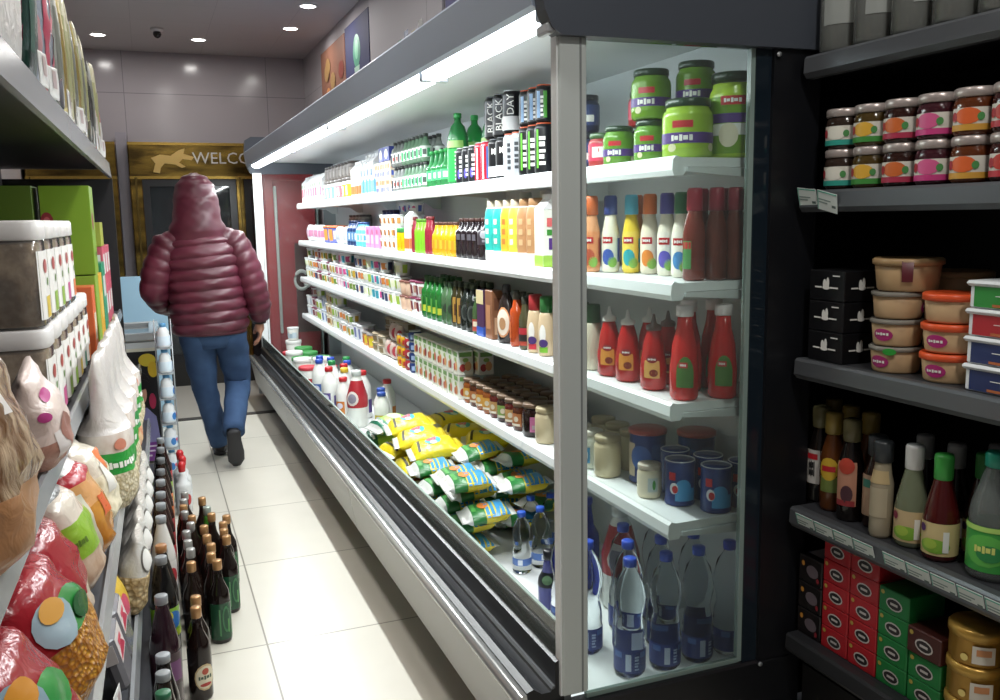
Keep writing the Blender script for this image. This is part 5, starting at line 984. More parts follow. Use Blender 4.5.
run('beige_jar', 2.36, 3, .095, 1.365, Z4, 'beige jar in the second row, {p}', 'beige jars')
one('beige_jar', 1.262, 2.775, Z4, 'beige jar left of the corner post, beside the jams')
g = 'jam jars on the fourth shelf'
one('jm_big', 1.265, 2.885, Z4, 'large dark jam jar with pink label, nearest of the jams', 0, g)
for k, key in enumerate(('jm_brown', 'jm_red', 'jm_dark', 'jm_red', 'jm_amber', 'jm_amber', 'jm_brown', 'jm_amber')): one(key, 1.258, 2.985+.0795*k, Z4, '%s jam jar in the front row, %s after the large one' % ({'jm_brown': 'brown', 'jm_red': 'dark red', 'jm_dark': 'black-red', 'jm_amber': 'amber'}[key], ORD[k]), rnd.uniform(-10, 10), g)
for d in range(2):
    for k in range(9): one(('jm_red', 'jm_brown', 'jm_dark')[(k+d) % 3], 1.34+.085*d, 2.86+.082*k, Z4, 'dark jam jar in the %s row, %s from the near end' % (('second', 'third')[d], ORD[k]), 0, g)
g = 'vegetable printed cartons in two layers'
for k in range(9):
    for h in range(2): one('veg_'+'abcd'[(k*2+h+k//3) % 4], 1.255, 3.64+.077*k, Z4+.107*h, 'vegetable printed carton, %s past the jams, %s layer' % (ORD[k], ('lower', 'upper')[h]), rnd.uniform(-3, 3), g)
for k in range(3): one('veg_'+'bca'[k], 1.335, 3.6+.09*k, Z4+.107, 'vegetable printed carton in the second row, %s from the jams' % ORD[k], 0, g)
for h in range(4): one('navy_tin', 1.252, 4.375, Z4+.054*h, 'navy tin in the stack beside the vegetable cartons, %s from below' % ORD[h], 0, 'stack of navy tins')
for k in range(3):
    for h in range(3): one(('red_tin', 'yel_tin', 'yel_tin')[k], 1.252, 4.46+.078*k, Z4+.057*h, '%s tin, %s column past the navy stack, %s from below' % (('red', 'yellow', 'yellow')[k], ORD[k], ORD[h]), 0, 'small tins')
for k in range(5): one('snack', 1.265, 4.72+.112*(k % 3), Z4+.104*(k//3), 'small printed cheese snack pack, %s of the heap' % ORD[k], rnd.uniform(-4, 4), 'cheese snack packs')
g = 'cheese tubs on the fourth shelf'
for k in range(2):
    for h in range(2): one('flat_tub', 1.29, 5.06+.145*k, Z4+.056*h, 'flat grey cheese tub, %s stack, %s' % (ORD[k], ('lower', 'upper')[h]), 0, g)
run('gold_tub', 5.36, 2, .13, 1.285, Z4, 'orange and yellow cheese tub, {p}', g)
run('pot_grey', 5.64, 2, .13, 1.285, Z4, 'white and violet yogurt pot, {p}', g)
for k in range(3):
    for h in range(3): one('flat_tub', 1.445, 5.2+.15*k, Z4+.056*h, 'flat beige tub at the back, %s column, %s up' % (ORD[k], ORD[h]), 0, g)
cups(5.9, 16, .108, Z4, (2, 3, 3), '%s cup at the far end of the fourth shelf, %s column, %s up', 'stacked cups at the far end', [5, 1, 0, 8])
rnd.seed(5)
# basin
g = 'large water bottles'
for k, (x, y) in enumerate(((1.146, 1.99), (1.255, 1.985), (1.36, 1.985), (1.462, 1.985))): one('water', x, y, ZB, 'large blue-capped water bottle in the front row by the end glass, %s from the post' % ORD[k], 10*k, g)
for k, (x, y) in enumerate(((1.10, 2.15), (1.205, 2.105), (1.31, 2.1), (1.42, 2.1))): one('water', x, y, ZB, 'large water bottle in the second row, %s from the post' % ORD[k], 25*k, g)
for k, (x, y) in enumerate(((1.1, 2.3), (1.26, 2.23), (1.38, 2.24))): one('water', x, y, ZB, 'large water bottle in the third row, %s from the aisle' % ORD[k], 25*k, g)
one('doogh_red', 1.33, 2.37, ZB, 'white yogurt drink bottle with red label behind the water bottles')
g = 'small water bottles'
for k, (x, y) in enumerate(((1.15, 2.75), (1.23, 2.77), (1.25, 2.9), (1.33, 2.9))): one('water_small', x, y, ZB, 'small blue-capped water bottle beside the striped pouches, %s of four' % ORD[k], 30*k, g)
one('violet', 1.115, 2.45, ZB, 'violet drink bottle with black label left of the post')
one('blue_tall', 1.23, 2.56, ZB, 'tall deep blue drink bottle behind the violet bottle, nearer')
one('blue_tall', 1.33, 2.6, ZB, 'tall deep blue drink bottle behind the violet bottle, farther')
# pouches: lying flat, long axis across the shelf, white ends to the aisle
def lie(key, x, y, z, a, dz, label, g, roll=0):
    """lay a pouch down: its long axis heads across the basin, turned by a degrees, raised by dz degrees"""
    n, c, pc = KINDS[key]
    o = put(key, x, y, z, 0, label, g)
    M_ = Matrix.Rotation(R(a), 4, 'Z') @ Matrix.Rotation(R(90-dz), 4, 'Y') @ Matrix.Rotation(R(roll), 4, 'Z')
    o.rotation_euler = M_.to_euler()
    return o
from mathutils.bvhtree import BVHTree
HEAP = []
FV, FF = [], []
for c in fr.children:
    if c.name.startswith(('shelf', 'basin', 'back_panel', 'front_glass', 'bumper')):
        b_ = len(FV); FV += [v.co.copy() for v in c.data.vertices]; FF += [[b_+i for i in p.vertices] for p in c.data.polygons]
FRIDGE = BVHTree.FromPolygons(FV, FF)
def tree(o, M_):
    vs = []; fs = []
    def rec(q, W):
        b = len(vs); vs.extend(W @ v.co for v in q.data.vertices); fs.extend([b+i for i in p.vertices] for p in q.data.polygons)
        for c in q.children: rec(c, W @ c.matrix_basis)
    rec(o, M_)
    return vs, fs
def settle(key, x, y, a, dz, label, g, roll=0, top=.54):
    """lay a pouch down on whatever already lies below it"""
    o = lie(key, x, y, 0, a, dz, label, g, roll)
    Rm = o.rotation_euler.to_matrix().to_4x4()
    vs, fs = tree(o, Rm); zl = min(v.z for v in vs)
    z = ZB+.002-zl; zt = max(v.z for v in vs)
    near = [t for t in HEAP if abs(t[1]-x) < .5 and abs(t[2]-y) < .4]
    while True:
        T = BVHTree.FromPolygons([v+Vector((x, y, z)) for v in vs], fs)
        if not any(T.overlap(t[0]) for t in near) or z > 1.2: break
        z += .004
    if z+zt > top or T.overlap(FRIDGE):
        for c in list(o.children): bpy.data.objects.remove(c)
        bpy.data.objects.remove(o); return False
    o.location = (x, y, z+.001); HEAP.append((T, x, y))
    return True
for o in [q for q in bpy.data.objects if q.get('category') == 'bottle' and q.name.startswith(('water_bottle', 'blue_drink'))]:
    v_, f_2 = tree(o, Matrix.Translation(o.location) @ o.rotation_euler.to_matrix().to_4x4()); HEAP.append((BVHTree.FromPolygons(v_, f_2), o.location.x, o.location.y))
rnd.seed(5)
g = 'striped milk pouches heaped in the basin'
n_ = 0
for row in range(6):
    for c in range(4):
        if row > 3 and c == 0: continue
        settle('pch_stripe', .925+.03*row+rnd.uniform(-.01, .01), 2.965+.15*c+rnd.uniform(-.02, .02)+(.07 if row % 2 else 0), rnd.uniform(-9, 6), 3+2*row, 'green, yellow and blue striped pouch facing the aisle, %s layer, %s from the near side' % (ORD[row], ORD[c]), g)
for row in range(5):
    for c in range(4):
        settle('pch_stripe', 1.17+.02*row+rnd.uniform(-.02, .02), 3.0+.15*c+rnd.uniform(-.03, .03)-(.07 if row % 2 else 0), rnd.uniform(-16, 16), rnd.uniform(-2, 6), 'striped pouch behind the front heap, %s layer, %s from the near side' % (ORD[row], ORD[c]), g, rnd.uniform(-10, 10), .57)
for k in range(26):
    settle('pch_stripe', rnd.uniform(.93, 1.2), rnd.uniform(2.96, 3.5), rnd.uniform(-14, 10), rnd.uniform(2, 12), 'striped pouch lying loose on the heap, %s' % (ORD+['twenty-'+q for q in ORD])[k], g, 0, .57)
g = 'yellow milk pouches heaped in the basin'
k = 0
for row, ys in enumerate(((3.68, 3.9, 4.11), (3.74, 3.98), (3.66, 3.87, 4.08), (3.76, 3.99), (3.7, 3.92))):
    for y in ys:
        k += settle('pch_yellow', .93+.03*row+rnd.uniform(-.01, .01), y, rnd.uniform(-16, 12), 4+3*row, 'yellow milk pouch with blue and pink swirl, %s of the front heap from below' % ORD[k], g, 0, .57)
k = 0
for row, ys in enumerate(((3.64, 3.86, 4.07), (3.72, 3.95), (3.8, 4.03), (3.7, 3.92))):
    for y in ys:
        k += settle('pch_yellow', 1.21+.015*row, y, rnd.uniform(-20, 20), rnd.uniform(-3, 6), 'yellow milk pouch behind the front heap, %s from below' % ORD[k], g, 0, .6)
for q in range(16):
    settle('pch_yellow', rnd.uniform(.95, 1.25), rnd.uniform(3.62, 4.15), rnd.uniform(-25, 20), rnd.uniform(0, 16), 'yellow milk pouch lying loose on top, %s' % ORD[q], g, 0, .62)
g = 'green milk pouches'
for k, (x, y, a) in enumerate(((.94, 4.35, 0), (.95, 4.55, 8), (.96, 4.42, -8), (.98, 4.3, 10), (1.2, 4.3, 5), (1.22, 4.42, 0), (1.2, 4.25, 8))):
    settle('pch_green', x, y, a, 5+2*k, 'pale green milk pouch at the far side of the yellow ones, %s from below' % ORD[k], g)
# milk and yogurt at the far part of the basin
ZD = .311
g = 'milk bottles in the basin'
for key, x, y, w in (('doogh_red', 1.07, 5.0, 'white bottle with red sleeve, nearest of the milk bottles'), ('mk_navy', 1.16, 4.78, 'small milk bottle with blue cap beside the green pouches'), ('mk_navy', 1.19, 4.91, 'small milk bottle with blue cap behind the red-sleeved bottle'), ('mk_redsm', 1.25, 5.0, 'red-capped milk bottle far behind the red-sleeved bottle'), ('mk_redsm', 1.03, 5.19, 'red-capped milk bottle just left of the red-sleeved bottle'), ('mk_red', 1.15, 5.2, 'large red-capped milk bottle in the second row'), ('mk_yel', 1.07, 5.34, 'yellow-capped milk bottle between the red-capped ones'), ('mk_red', .99, 5.42, 'large red-capped milk bottle with violet label in front'), ('mk_red', 1.1, 5.5, 'red-capped milk bottle behind the violet-labelled one'),
                     ('mk_green', 1.06, 5.66, 'plain white milk bottle with green cap'), ('mk_blue_plain', 1.14, 5.62, 'plain white blue-capped milk bottle, deepest of the group'), ('mk_blue', 1.0, 5.76, 'white milk bottle with dark blue label and blue cap'), ('mk_blue_plain', 1.08, 5.8, 'plain white milk bottle with blue cap, middle'), ('mk_blue_plain', 1.02, 5.9, 'plain white milk bottle with blue cap beside the red pail'), ('mk_green', 1.16, 5.78, 'white milk bottle with green cap in the back row')):
    one(key, x, y, ZD, w, rnd.uniform(-10, 10), g)
g = 'yogurt pails in the basin'
for key, x, y, w in (('pl_red', .97, 6.06, 'yogurt pail with red lid and red print'), ('pl_red', 1.09, 6.02, 'yogurt pail with red lid behind the first'), ('pl_white', .96, 6.25, 'white yogurt pail with orange and green print'), ('pl_white', 1.09, 6.22, 'white yogurt pail with orange print, second row'), ('pl_green', .98, 6.44, 'yogurt pail with green lid, nearer'), ('pl_green', 1.12, 6.4, 'yogurt pail with green lid in the second row'), ('pl_white', .965, 6.62, 'white yogurt pail without print colour facing the aisle'), ('pl_green', 1.07, 6.68, 'yogurt pail with green lid, farther'), ('pl_red', .965, 6.82, 'yogurt pail with red lid near the far post'), ('pl_green', 1.08, 6.95, 'yogurt pail with green lid near the far post')):
    one(key, x, y, ZD, w, rnd.uniform(-8, 8), g)
relax([q for q in bpy.data.objects if q.get('group') in ('milk bottles in the basin', 'yogurt pails in the basin')])
one('pl_cup', 1.05, 7.25, ZD+.233, 'small pale yogurt cup standing highest near the far end glass')
one('pl_white', 1.05, 7.25, ZD, 'white yogurt pail carrying a small pale cup')
# ------------------------------------------------------------------ the dark shelving
X5 = 1.5585
keys = ['rj_teal', 'rj_yel', 'rj_org', 'rj_rose', 'rj_carrot', 'rj_red']; nm = ['teal', 'yellow-green', 'orange and maroon', 'rose pink', 'yellow and orange', 'red']
for k in range(6):
    for h in range(2): one(keys[k], X5, 1.706-.0905*k, 1.55+.0935*h, '%s labelled jam jar, %s row, %s from the fridge' % (nm[k], ('lower', 'upper')[h], ORD[k]), rnd.uniform(-4, 4), 'jam jars on the dark shelving')
t = MB().box(0, .004, -.11, .11, 0, .115, m('#57545a', .6)).prism([(-.11, .115), (.11, .115), (.11, .15), (-.02, .135), (-.11, .175)], 0, .004, m('#57545a', .6), 'x').build('divider_card', None, (1.76, 1.63, 1.5515))
tag(t, 'dark grey torn cardboard standing behind the jam jars', 'card')
for k in range(5): one('clear_jar', 1.568, 1.735-.11*k, 1.868, 'clear glass jar of pale contents on the highest dark shelf, %s from the fridge' % ORD[k], 20*k, 'clear jars on the highest dark shelf')
ZU = 1.135
for h in range(3): one('black_box', 1.573, 1.705, ZU+.0745*h, 'black box with white bird mark beside the tubs, %s from below' % ORD[h], 0, 'black boxes with white birds')
for h in range(3): one('black_box', 1.66, 1.95, ZU+.0745*h, 'black box with white bird mark against the fridge side, %s from below' % ORD[h], 0, 'black boxes with white birds')
g = 'tubs on the dark shelving'
one('rtub_green', 1.576, 1.535, ZU, 'beige tub with clear lid and green dot, lowest of its stack', 0, g)
one('rtub', 1.576, 1.535, ZU+.0615, 'beige tub with clear lid and pink oval, second from below', 0, g)
one('rtub', 1.578, 1.537, ZU+.123, 'beige tub with clear lid, third from below under the wide tub', 120, g)
one('rtub_big', 1.595, 1.53, ZU+.1845, 'wide beige tub with dark red tab on top of the clear-lidded stack', 0, g)
one('rtub_big', 1.755, 1.535, ZU+.15, 'wide beige tub with brown lid in the back, beside the wide tub with tab', 100, g)
one('rtub_big', 1.755, 1.535, ZU+.075, 'wide beige tub in the back under another wide tub', 100, g)
one('rtub_big', 1.755, 1.535, ZU, 'wide beige tub standing at the bottom of the back stack', 100, g)
for h in range(3): one('otub', 1.582, 1.394, ZU+.0635*h, 'beige tub with orange lid, %s of the orange-lidded stack' % ('lowest', 'middle', 'topmost')[h], (0, 0, 110)[h], g)
for h in range(3): one('btub', 1.74, 1.32, ZU+.073*h, 'pale tub with blue lid behind the white boxes, %s from below' % ORD[h], 0, g)
for h, (key, w) in enumerate((('wb_navy', 'navy white-lidded box with bird mark, lowest of its stack'), ('wb_navy', 'navy white-lidded box with bird mark, second from below'), ('wb_red', 'red white-lidded box with bird mark'), ('wb_green', 'green white-lidded box on top of the boxes'))): one(key, 1.583, 1.228, ZU+.056*h, w, 0, 'white-lidded boxes')
ZS = .745
for key, x, y, w in (('soy_white', 1.605, 1.80, 'dark sauce bottle with white label nearest the fridge'), ('soy_amber', 1.585, 1.73, 'amber sauce bottle with yellow oval label'), ('soy_pic', 1.57, 1.652, 'dark sauce bottle with fruit label'), ('brown_lab', 1.588, 1.587, 'dark sauce bottle with tan label behind the grey-capped bottle'), ('spray', 1.551, 1.532, 'slim pale bottle with tall grey cap'), ('vin_white', 1.572, 1.462, 'clear vinegar bottle with white cap'), ('vin_red', 1.566, 1.377, 'dark red vinegar bottle with bright green cap'), ('vin_dark', 1.65, 1.345, 'dark vinegar bottle with dark green cap behind the green syrup bottle'), ('pet_green', 1.582, 1.262, 'large clear syrup bottle with green label and teal cap'), ('pet_pink', 1.67, 1.19, 'clear syrup bottle with pink cap behind the green-labelled one')):
    one(key, x, y, ZS, w, rnd.uniform(-4, 4))
for k, (x, y) in enumerate(((1.665, 1.432), (1.735, 1.385), (1.665, 1.52))): one('vin_grey', x, y, ZS, 'dark vinegar bottle with grey cap in the back row, %s from the near side' % ORD[k], 0, 'grey-capped vinegar bottles')
for k, (x, y) in enumerate(((1.70, 1.86), (1.675, 1.77), (1.665, 1.69))): one('soy_amber', x, y, ZS, 'olive-capped sauce bottle in the back row, %s from the fridge' % ORD[k], 60, 'olive-capped sauces at the back')
ZT = .398
for h in range(3): one('tea_black', 1.592, 1.744, ZT+.0725*h, 'black biscuit box beside the fridge, %s from below' % ORD[h], 0, 'black biscuit boxes')
for c in range(2):
    for h in range(5): one('tea_red', 1.592, 1.652-.0925*c, ZT+.0592*h, 'red tea box, %s column from the fridge, %s from below' % (ORD[c], ORD[h]), 0, 'red tea boxes')
for h in range(4): one('tea_green', 1.592, 1.467, ZT+.0592*h, 'green tea box in the taller green column, %s from below' % ORD[h], 0, 'green tea boxes')
for h in range(2): one('tea_green', 1.592, 1.374, ZT+.0592*h, 'green tea box under the brown box, %s from below' % ORD[h], 0, 'green tea boxes')
one('tea_brown', 1.592, 1.374, ZT+.1186, 'dark brown tea box on the short green column')
for h in range(3): one('gold_tin', 1.57, 1.272, ZT+.0805*h, 'gold round tin in the nearer stack, %s from below' % ORD[h], 0, 'gold round tins')
for h in range(3): one('gold_tin', 1.60, 1.148, ZT+.0805*h, 'gold round tin in the stack at the picture edge, %s from below' % ORD[h], 0, 'gold round tins')
# price tags
def price_tag(y, z, x=1.4975, w=.062, h=.04, tilt=0, label='', g=None):
    t = MB().box(-.0015, 0, -w/2, w/2, -h/2, h/2, m('#dfe6e2', .4)).build('price_tag', None, (x, y, z), (R(tilt), R(-18), 0)); tag(t, label, 'price tag', g)
    p = MB()
    for a, b, c, d, mt in ((-w/2+.001, w/2-.001, h/2-.004, h/2-.001, m('#6fb5a3')), (-w/2+.004, w/2-.02, .001, .004, m('#8a9a96')), (-w/2+.004, w/2-.03, -.006, -.003, m('#8a9a96')), (w/2-.016, w/2-.004, -.012, -.006, m('#5f6f6b')), (-w/2+.001, -w/2+.003, -h/2, h/2, m('#6fb5a3'))): p.box(-.002, -.0015, -b, -a, c, d, mt)
    p.build('print', t)
for k in range(4): price_tag(1.722-.066*k, .722, label='white price tag on the shelf under the sauces, %s from the fridge' % ORD[k], g='price tags under the bottles')
for k in range(5): price_tag(1.432-.066*k, .722, label='white price tag right of the strip gap, %s along' % ORD[k], g='price tags under the bottles')
price_tag(1.752, 1.532, 1.4955, .062, .048, 6, 'price tag hanging at the jam shelf corner, nearer the fridge')
price_tag(1.684, 1.522, 1.4955, .062, .048, 14, 'price tag hanging on the jam shelf, second from the fridge')
# ------------------------------------------------------------------ stocking the left shelving
def left(key, x0, y, z, label, g=None, rz=0, tilt=None):
    p = LW(x0, y, z); return put(key, p[0], p[1], p[2], rz-.8, label, g, tilt)
S1, S2, S3, S4, S5 = 1.842, .982, .642, .297, .116
# highest shelf
left('tp_white', -.298, 2.3, S1, 'large white pack with red picture at the near end of the highest shelf')
left('tp_dark', -.305, 2.72, S1, 'tall dark green pack beside the large white pack')
left('tp_film', -.318, 3.1, S1, 'grey-blue film pack with red ribbon')
for k, (key, w) in enumerate((('th_grey', 'grey'), ('th_gold', 'gold'), ('th_cream', 'cream'), ('th_cream', 'cream'), ('th_grey', 'grey'), ('th_gold', 'gold'), ('th_cream', 'cream'), ('th_grey', 'grey'), ('th_cream', 'cream'), ('th_dark', 'dark'), ('th_dark', 'dark'), ('th_grey', 'grey'), ('th_red', 'red and white'), ('th_cream', 'cream'), ('th_red', 'red'))):
    left(key, -.288, 3.4+.15*k, S1, 'thin standing %s pack on the highest shelf, %s past the ribbon pack' % (w, ORD[k]), 'thin packs on the highest shelf', rnd.uniform(-10, 10))
for k in range(12): left('sachet', -.2565, 2.66+.24*k, S1+.0105, 'small white sachet at the highest shelf edge, %s from the near end' % ORD[k], 'sachets along the shelf edge', rnd.uniform(-15, 15))
# jars and boxes on the second shelf
g = 'square jars with white lids'
for k, key in enumerate(('sq_yel', 'sq_grn', 'sq_grn', 'sq_pnk', 'sq_org')): left(key, -.36, 2.49+.185*k, S2+.265, 'square white-lidded jar in the upper row, %s from the near end' % ORD[k], g)
for k, key in enumerate(('sq_yel', 'sq_pnk', 'sq_grn', 'sq_grn', 'sq_yel', 'sq_teal', 'sq_org')): left(key, -.36, 2.49+.185*k, S2, 'square white-lidded jar in the lower row, %s from the near end' % ORD[k], g)
left('gbox_low', -.362, 4.22, S2, 'green box under the bright green box'); left('gbox', -.362, 4.22, S2+.305, 'bright green box with red oval above the jars')
left('gbox_shaded', -.63, 4.2, S2+.305, 'green box with shade painted into its colour beside the bright green box'); left('gbox_low', -.60, 4.2, S2, 'green box in the shade, carrying the shade-toned one')
left('obox', -.62, 3.0, S2, 'tall orange box far back behind the square jars')
left('obox_low', -.33, 3.93, S2, 'orange box between the jars and the green boxes')
left('ybox', -.335, 4.5, S2, 'yellow box beyond the green boxes'); left('tbox', -.345, 4.78, S2, 'teal box beyond the yellow box')
for k in range(3): left('pkbox', -.33, 5.0+.206*k, S2, 'pink and white box near the far end, lower, %s' % ORD[k], 'pink boxes'); left('pkbox', -.33, 5.0+.206*k, S2+.202, 'pink and white box near the far end, upper, %s' % ORD[k], 'pink boxes')
left('lmbox', -.33, 5.0, S2+.404, 'small olive box on top of the pink boxes')
left('bread_bag', -.318, 1.47, S2+.015, 'big clear bag of noodles with peach bottom at the picture edge', None, 0, (0, R(2), 0))
left('pink_bag', -.268, 2.08, S2+.03, 'pink and white flour bag beside the noodle bag', None, 0, (R(12), R(-4), 0))
# third shelf: bags leaning back, contents towards the aisle
g = 'rice bags with green band'
for k, (key, w) in enumerate((('rice_a', 'nearest'), ('rice_b', 'second'), ('rice_c', 'third'), ('rice_b', 'fourth'), ('rice_a', 'fifth'))): left(key, -.2, 2.90+.275*k, S3+.012, '%s white rice bag with green band from the near end' % w, g, rnd.uniform(-5, 5))
left('corn_bag2', -.215, 1.36, S3+.03, 'red popcorn corn bag at the bottom corner, half outside the picture', None, 0, (0, R(-23), 0))
left('corn_bag', -.21, 1.68, S3+.03, 'red bag of orange popcorn corn in front', None, 0, (0, R(-23), 0))
left('red_bag', -.25, 1.965, S3+.022, 'dark red bag leaning behind the corn bag', None, 0, (0, R(-15), 0))
left('lime_bag', -.235, 2.205, S3+.022, 'bean bag with lime green band and black top', None, 0, (0, R(-15), 0))
left('orange_bag', -.225, 2.43, S3+.022, 'bag of orange lentils with dark red top strip', None, 0, (0, R(-14), 0))
left('cream_bag', -.215, 2.645, S3+.03, 'bag of cream beans with orange tag', None, 0, (0, R(-16), 0))
# fourth shelf: chickpeas, trays
for k in range(6): left('chick_bag', -.172, 2.88+.195*k, S4+.016, 'clear chickpea bag with white oval label, %s from the near end' % ORD[k], 'chickpea bags in a row', 0, (0, R(10), 0))
left('tray', -.165, 2.36, S4+.035, 'grey film packet with pink label, nearest', None, 0, (0, R(-14), 0))
left('tray', -.165, 2.53, S4+.035, 'grey film packet with pink label, second', None, 0, (0, R(-14), 0))
left('yel_snack', -.175, 2.68, S4+.02, 'yellow topped snack pack above the film packets', None, 0, (0, R(-10), 0))
for k in range(6): left('sachet', -.175, 1.85+.07*k, S4, 'small printed packet under the film packets, %s' % ORD[k], 'small packets on the fourth shelf', rnd.uniform(-15, 15))
# base deck: soda bottles
g = 'soda bottles on the base deck'
for key, y, dx, w in (('pet_grey', 2.05, 0, 'soda bottle with grey cap, nearest on the deck'), ('pet_greencap', 2.15, -.02, 'soda bottle with green cap'), ('pet_goldlab', 2.25, -.02, 'soda bottle with gold label and grey cap'), ('pet_grey', 2.35, -.02, 'soda bottle with grey cap, fourth on the deck'), ('pet_purple', 2.6, -.03, 'dark purple soda bottle'), ('pet_black', 2.92, 0, 'black soda bottle with lime and blue label'), ('pet_wood', 3.03, .015, 'dark soda bottle with tan cap'), ('pet_grey', 3.17, -.02, 'dark soda bottle with grey cap behind the tan-capped one'), ('pet_white', 3.34, 0, 'pale soda bottle with grey cap'), ('pet_red', 3.5, 0, 'red-labelled soda bottle, nearer'), ('pet_red', 3.65, 0, 'red-labelled soda bottle, second'), ('pet_red', 3.83, 0, 'red-labelled soda bottle, third'), ('pet_orange', 4.0, 0, 'orange-labelled soda bottle, nearer'), ('pet_orange', 4.2, 0, 'orange-labelled soda bottle, farther'), ('pet_black', 4.4, 0, 'black soda bottle at the far part of the deck'), ('pet_red', 4.6, 0, 'red-labelled soda bottle farthest on the deck')):
    left(key, -.070, y, S5, w, g, rnd.uniform(-8, 8))
for k in range(3): one('pump_bottle', .086+.008*(k % 2), 4.75+.13*k, 0, 'white spray bottle with red trigger beyond the soda bottles, %s' % ORD[k], 0, 'white spray bottles')
# malt bottles standing on the floor
g = 'malt bottles on the floor'
for k, (key, x, y, w) in enumerate((('malt_cream', .062, 2.815, 'brown malt bottle with cream oval label, nearest the camera'), ('malt_plain', .066, 2.9, 'brown malt bottle directly behind the cream-labelled one'), ('malt_plain', .066, 3.213, 'brown malt bottle with gold cap, front of the left file'), ('malt_green', .153, 3.195, 'green-labelled malt bottle, nearest of the green ones'), ('malt_plain', .138, 3.275, 'brown malt bottle behind the nearest green-labelled one'), ('malt_plain', .139, 3.373, 'brown malt bottle, third in the middle file'), ('malt_plain', .127, 3.476, 'brown malt bottle, fourth in the middle file'), ('malt_plain', .121, 3.6, 'brown malt bottle, fifth in the middle file'), ('malt_plain', .09, 3.753, 'brown malt bottle between the left and middle files'), ('malt_green', .205, 3.44, 'green-labelled malt bottle in the outermost file, nearest the walkway'), ('malt_plain', .202, 3.523, 'brown malt bottle second in the outermost file'), ('malt_plain', .204, 3.61, 'brown malt bottle third in the outermost file'), ('malt_plain', .18, 3.733, 'brown malt bottle taller looking at the far right of the group'), ('malt_plain', .142, 3.985, 'brown malt bottle farthest out at the back'), ('malt_lime', .158, 3.84, 'bright green malt bottle with silver cap'), ('malt_silver', .078, 4.1, 'silver-capped malt bottle, farthest back'), ('malt_silver', .074, 3.99, 'silver-capped malt bottle, second from the back'), ('malt_plain', .066, 3.905, 'gold-capped malt bottle near the back of the left file'), ('malt_silver', .07, 3.81, 'silver-capped malt bottle in the left file, third from the back'), ('malt_silver', .089, 3.65, 'silver-capped malt bottle in the left file, mid'), ('malt_silver', .072, 3.566, 'silver-capped malt bottle in the left file, sixth from the back'), ('malt_silver', .073, 3.453, 'silver-capped malt bottle in the left file, seventh from the back'), ('malt_silver', .076, 3.356, 'silver-capped malt bottle near the front of the left file'), ('malt_green', .215, 3.7, 'green-labelled malt bottle at the far outer edge'))):
    one(key, x, y, 0, w, rnd.uniform(-8, 8), g)

# ------------------------------------------------------------------ end of the aisle: freezer with poster, blue stand, yogurt drinks
t = empty('chest_freezer', (-.32, 6.2, 0)); tag(t, 'small chest freezer with poster front at the end of the left shelving', 'freezer'); o = -t.location
MB().box(-.66, .012, 5.86, 6.55, .03, .78, m('#c9ccce', .4), .01).build('cabinet', t, o)
MB().box(-.68, .03, 5.84, 5.9, .78, .83, m('#c3c7c9', .25, .5), .006).box(-.68, .03, 6.5, 6.56, .78, .83, m('#c3c7c9', .25, .5), .006).box(-.03, .03, 5.9, 6.5, .78, .83, m('#c3c7c9', .25, .5), .006).box(-.68, -.62, 5.9, 6.5, .78, .83, m('#c3c7c9', .25, .5), .006).build('lid_frame', t, o)
MB().box(-.62, -.03, 5.9, 6.5, .8, .808, clear('#aeb6b8', .3, .03)).build('lid_glass', t, o)
p = MB()
def PR(x0, x1, z0, z1, mt, k=1): p.box(x0, x1, 5.86-.002*k, 5.861, z0, z1, mt)
def PO(x, z, rx, rz, mt, k=2): p.prism([(x+rx*cos(2*pi*i/20), z+rz*sin(2*pi*i/20)) for i in range(20)], 5.86-.002*k, 5.861, mt)
PR(-.2, .01, .02, .72, m('#1d1c1f', .4)); PO(-.05, .66, .05, .04, m('#d9c23a', .4)); PO(-.02, .6, .03, .05, m('#d9b52f', .4), 3); PR(-.2, .01, .715, .735, m('#d8d4c2', .4), 2)
PO(-.035, .4, .02, .05, m('#b52f55', .4), 3)
PO(-.105, .5, .065, .09, m('#18161a', .35), 3); PO(-.108, .45, .043, .07, m('#d9a08a', .5), 4); PO(-.1, .51, .05, .035, m('#18161a', .35), 5)
p.prism([(-.2, .1), (-.2, .3), (-.14, .36), (-.07, .36), (-.02, .3), (.0, .1)], 5.851, 5.861, m('#8a87b8', .5))
PO(-.121, .465, .006, .004, m('#2a1a1a'), 5); PO(-.095, .465, .006, .004, m('#2a1a1a'), 5); PO(-.108, .42, .012, .005, m('#b5606a'), 5)
PR(-.13, .01, .02, .14, m('#7a3a8f', .4), 5)
for k in range(3): PR(-.12, -.02-.02*k, .11-.03*k, .12-.03*k, m('#d9cfe2', .4), 6)
p.build('poster', t, o)
t = empty('blue_stand', (-.05, 6.9, 0)); tag(t, 'light blue cardboard stand with curved top behind the freezer', 'stand'); o = -t.location
side = [(-.3, 0), (.075, 0), (.105, .05), (.105, .84), (.09, .88), (.06, .93), (.035, 1.02), (.02, 1.09), (-.02, 1.12), (-.3, 1.12)]
MB().prism(side, 6.9, 6.93, m('#a9cfe6', .4)).build('back_board', t, o)
MB().prism([(x, z) for x, z in side if z < .9], 6.93, 7.05, m('#9cc4de', .4)).build('body', t, o)
for k in range(6): one('yog_drink', .05, 5.5, .03+.15*k, 'white yogurt drink bottle with blue print on the narrow rack, %s from below' % ORD[k], 25*k, 'yogurt drinks in a column')
t = empty('wire_rack', (.05, 5.5, 0)); tag(t, 'narrow wire rack holding a column of yogurt drinks beside the poster', 'rack')
for k in range(6): MB().box(-.042, .042, -.042, .042, .022+.15*k, .029+.15*k, m('#b9bec2', .3, .4)).build('tray', t)
fr2 = MB()
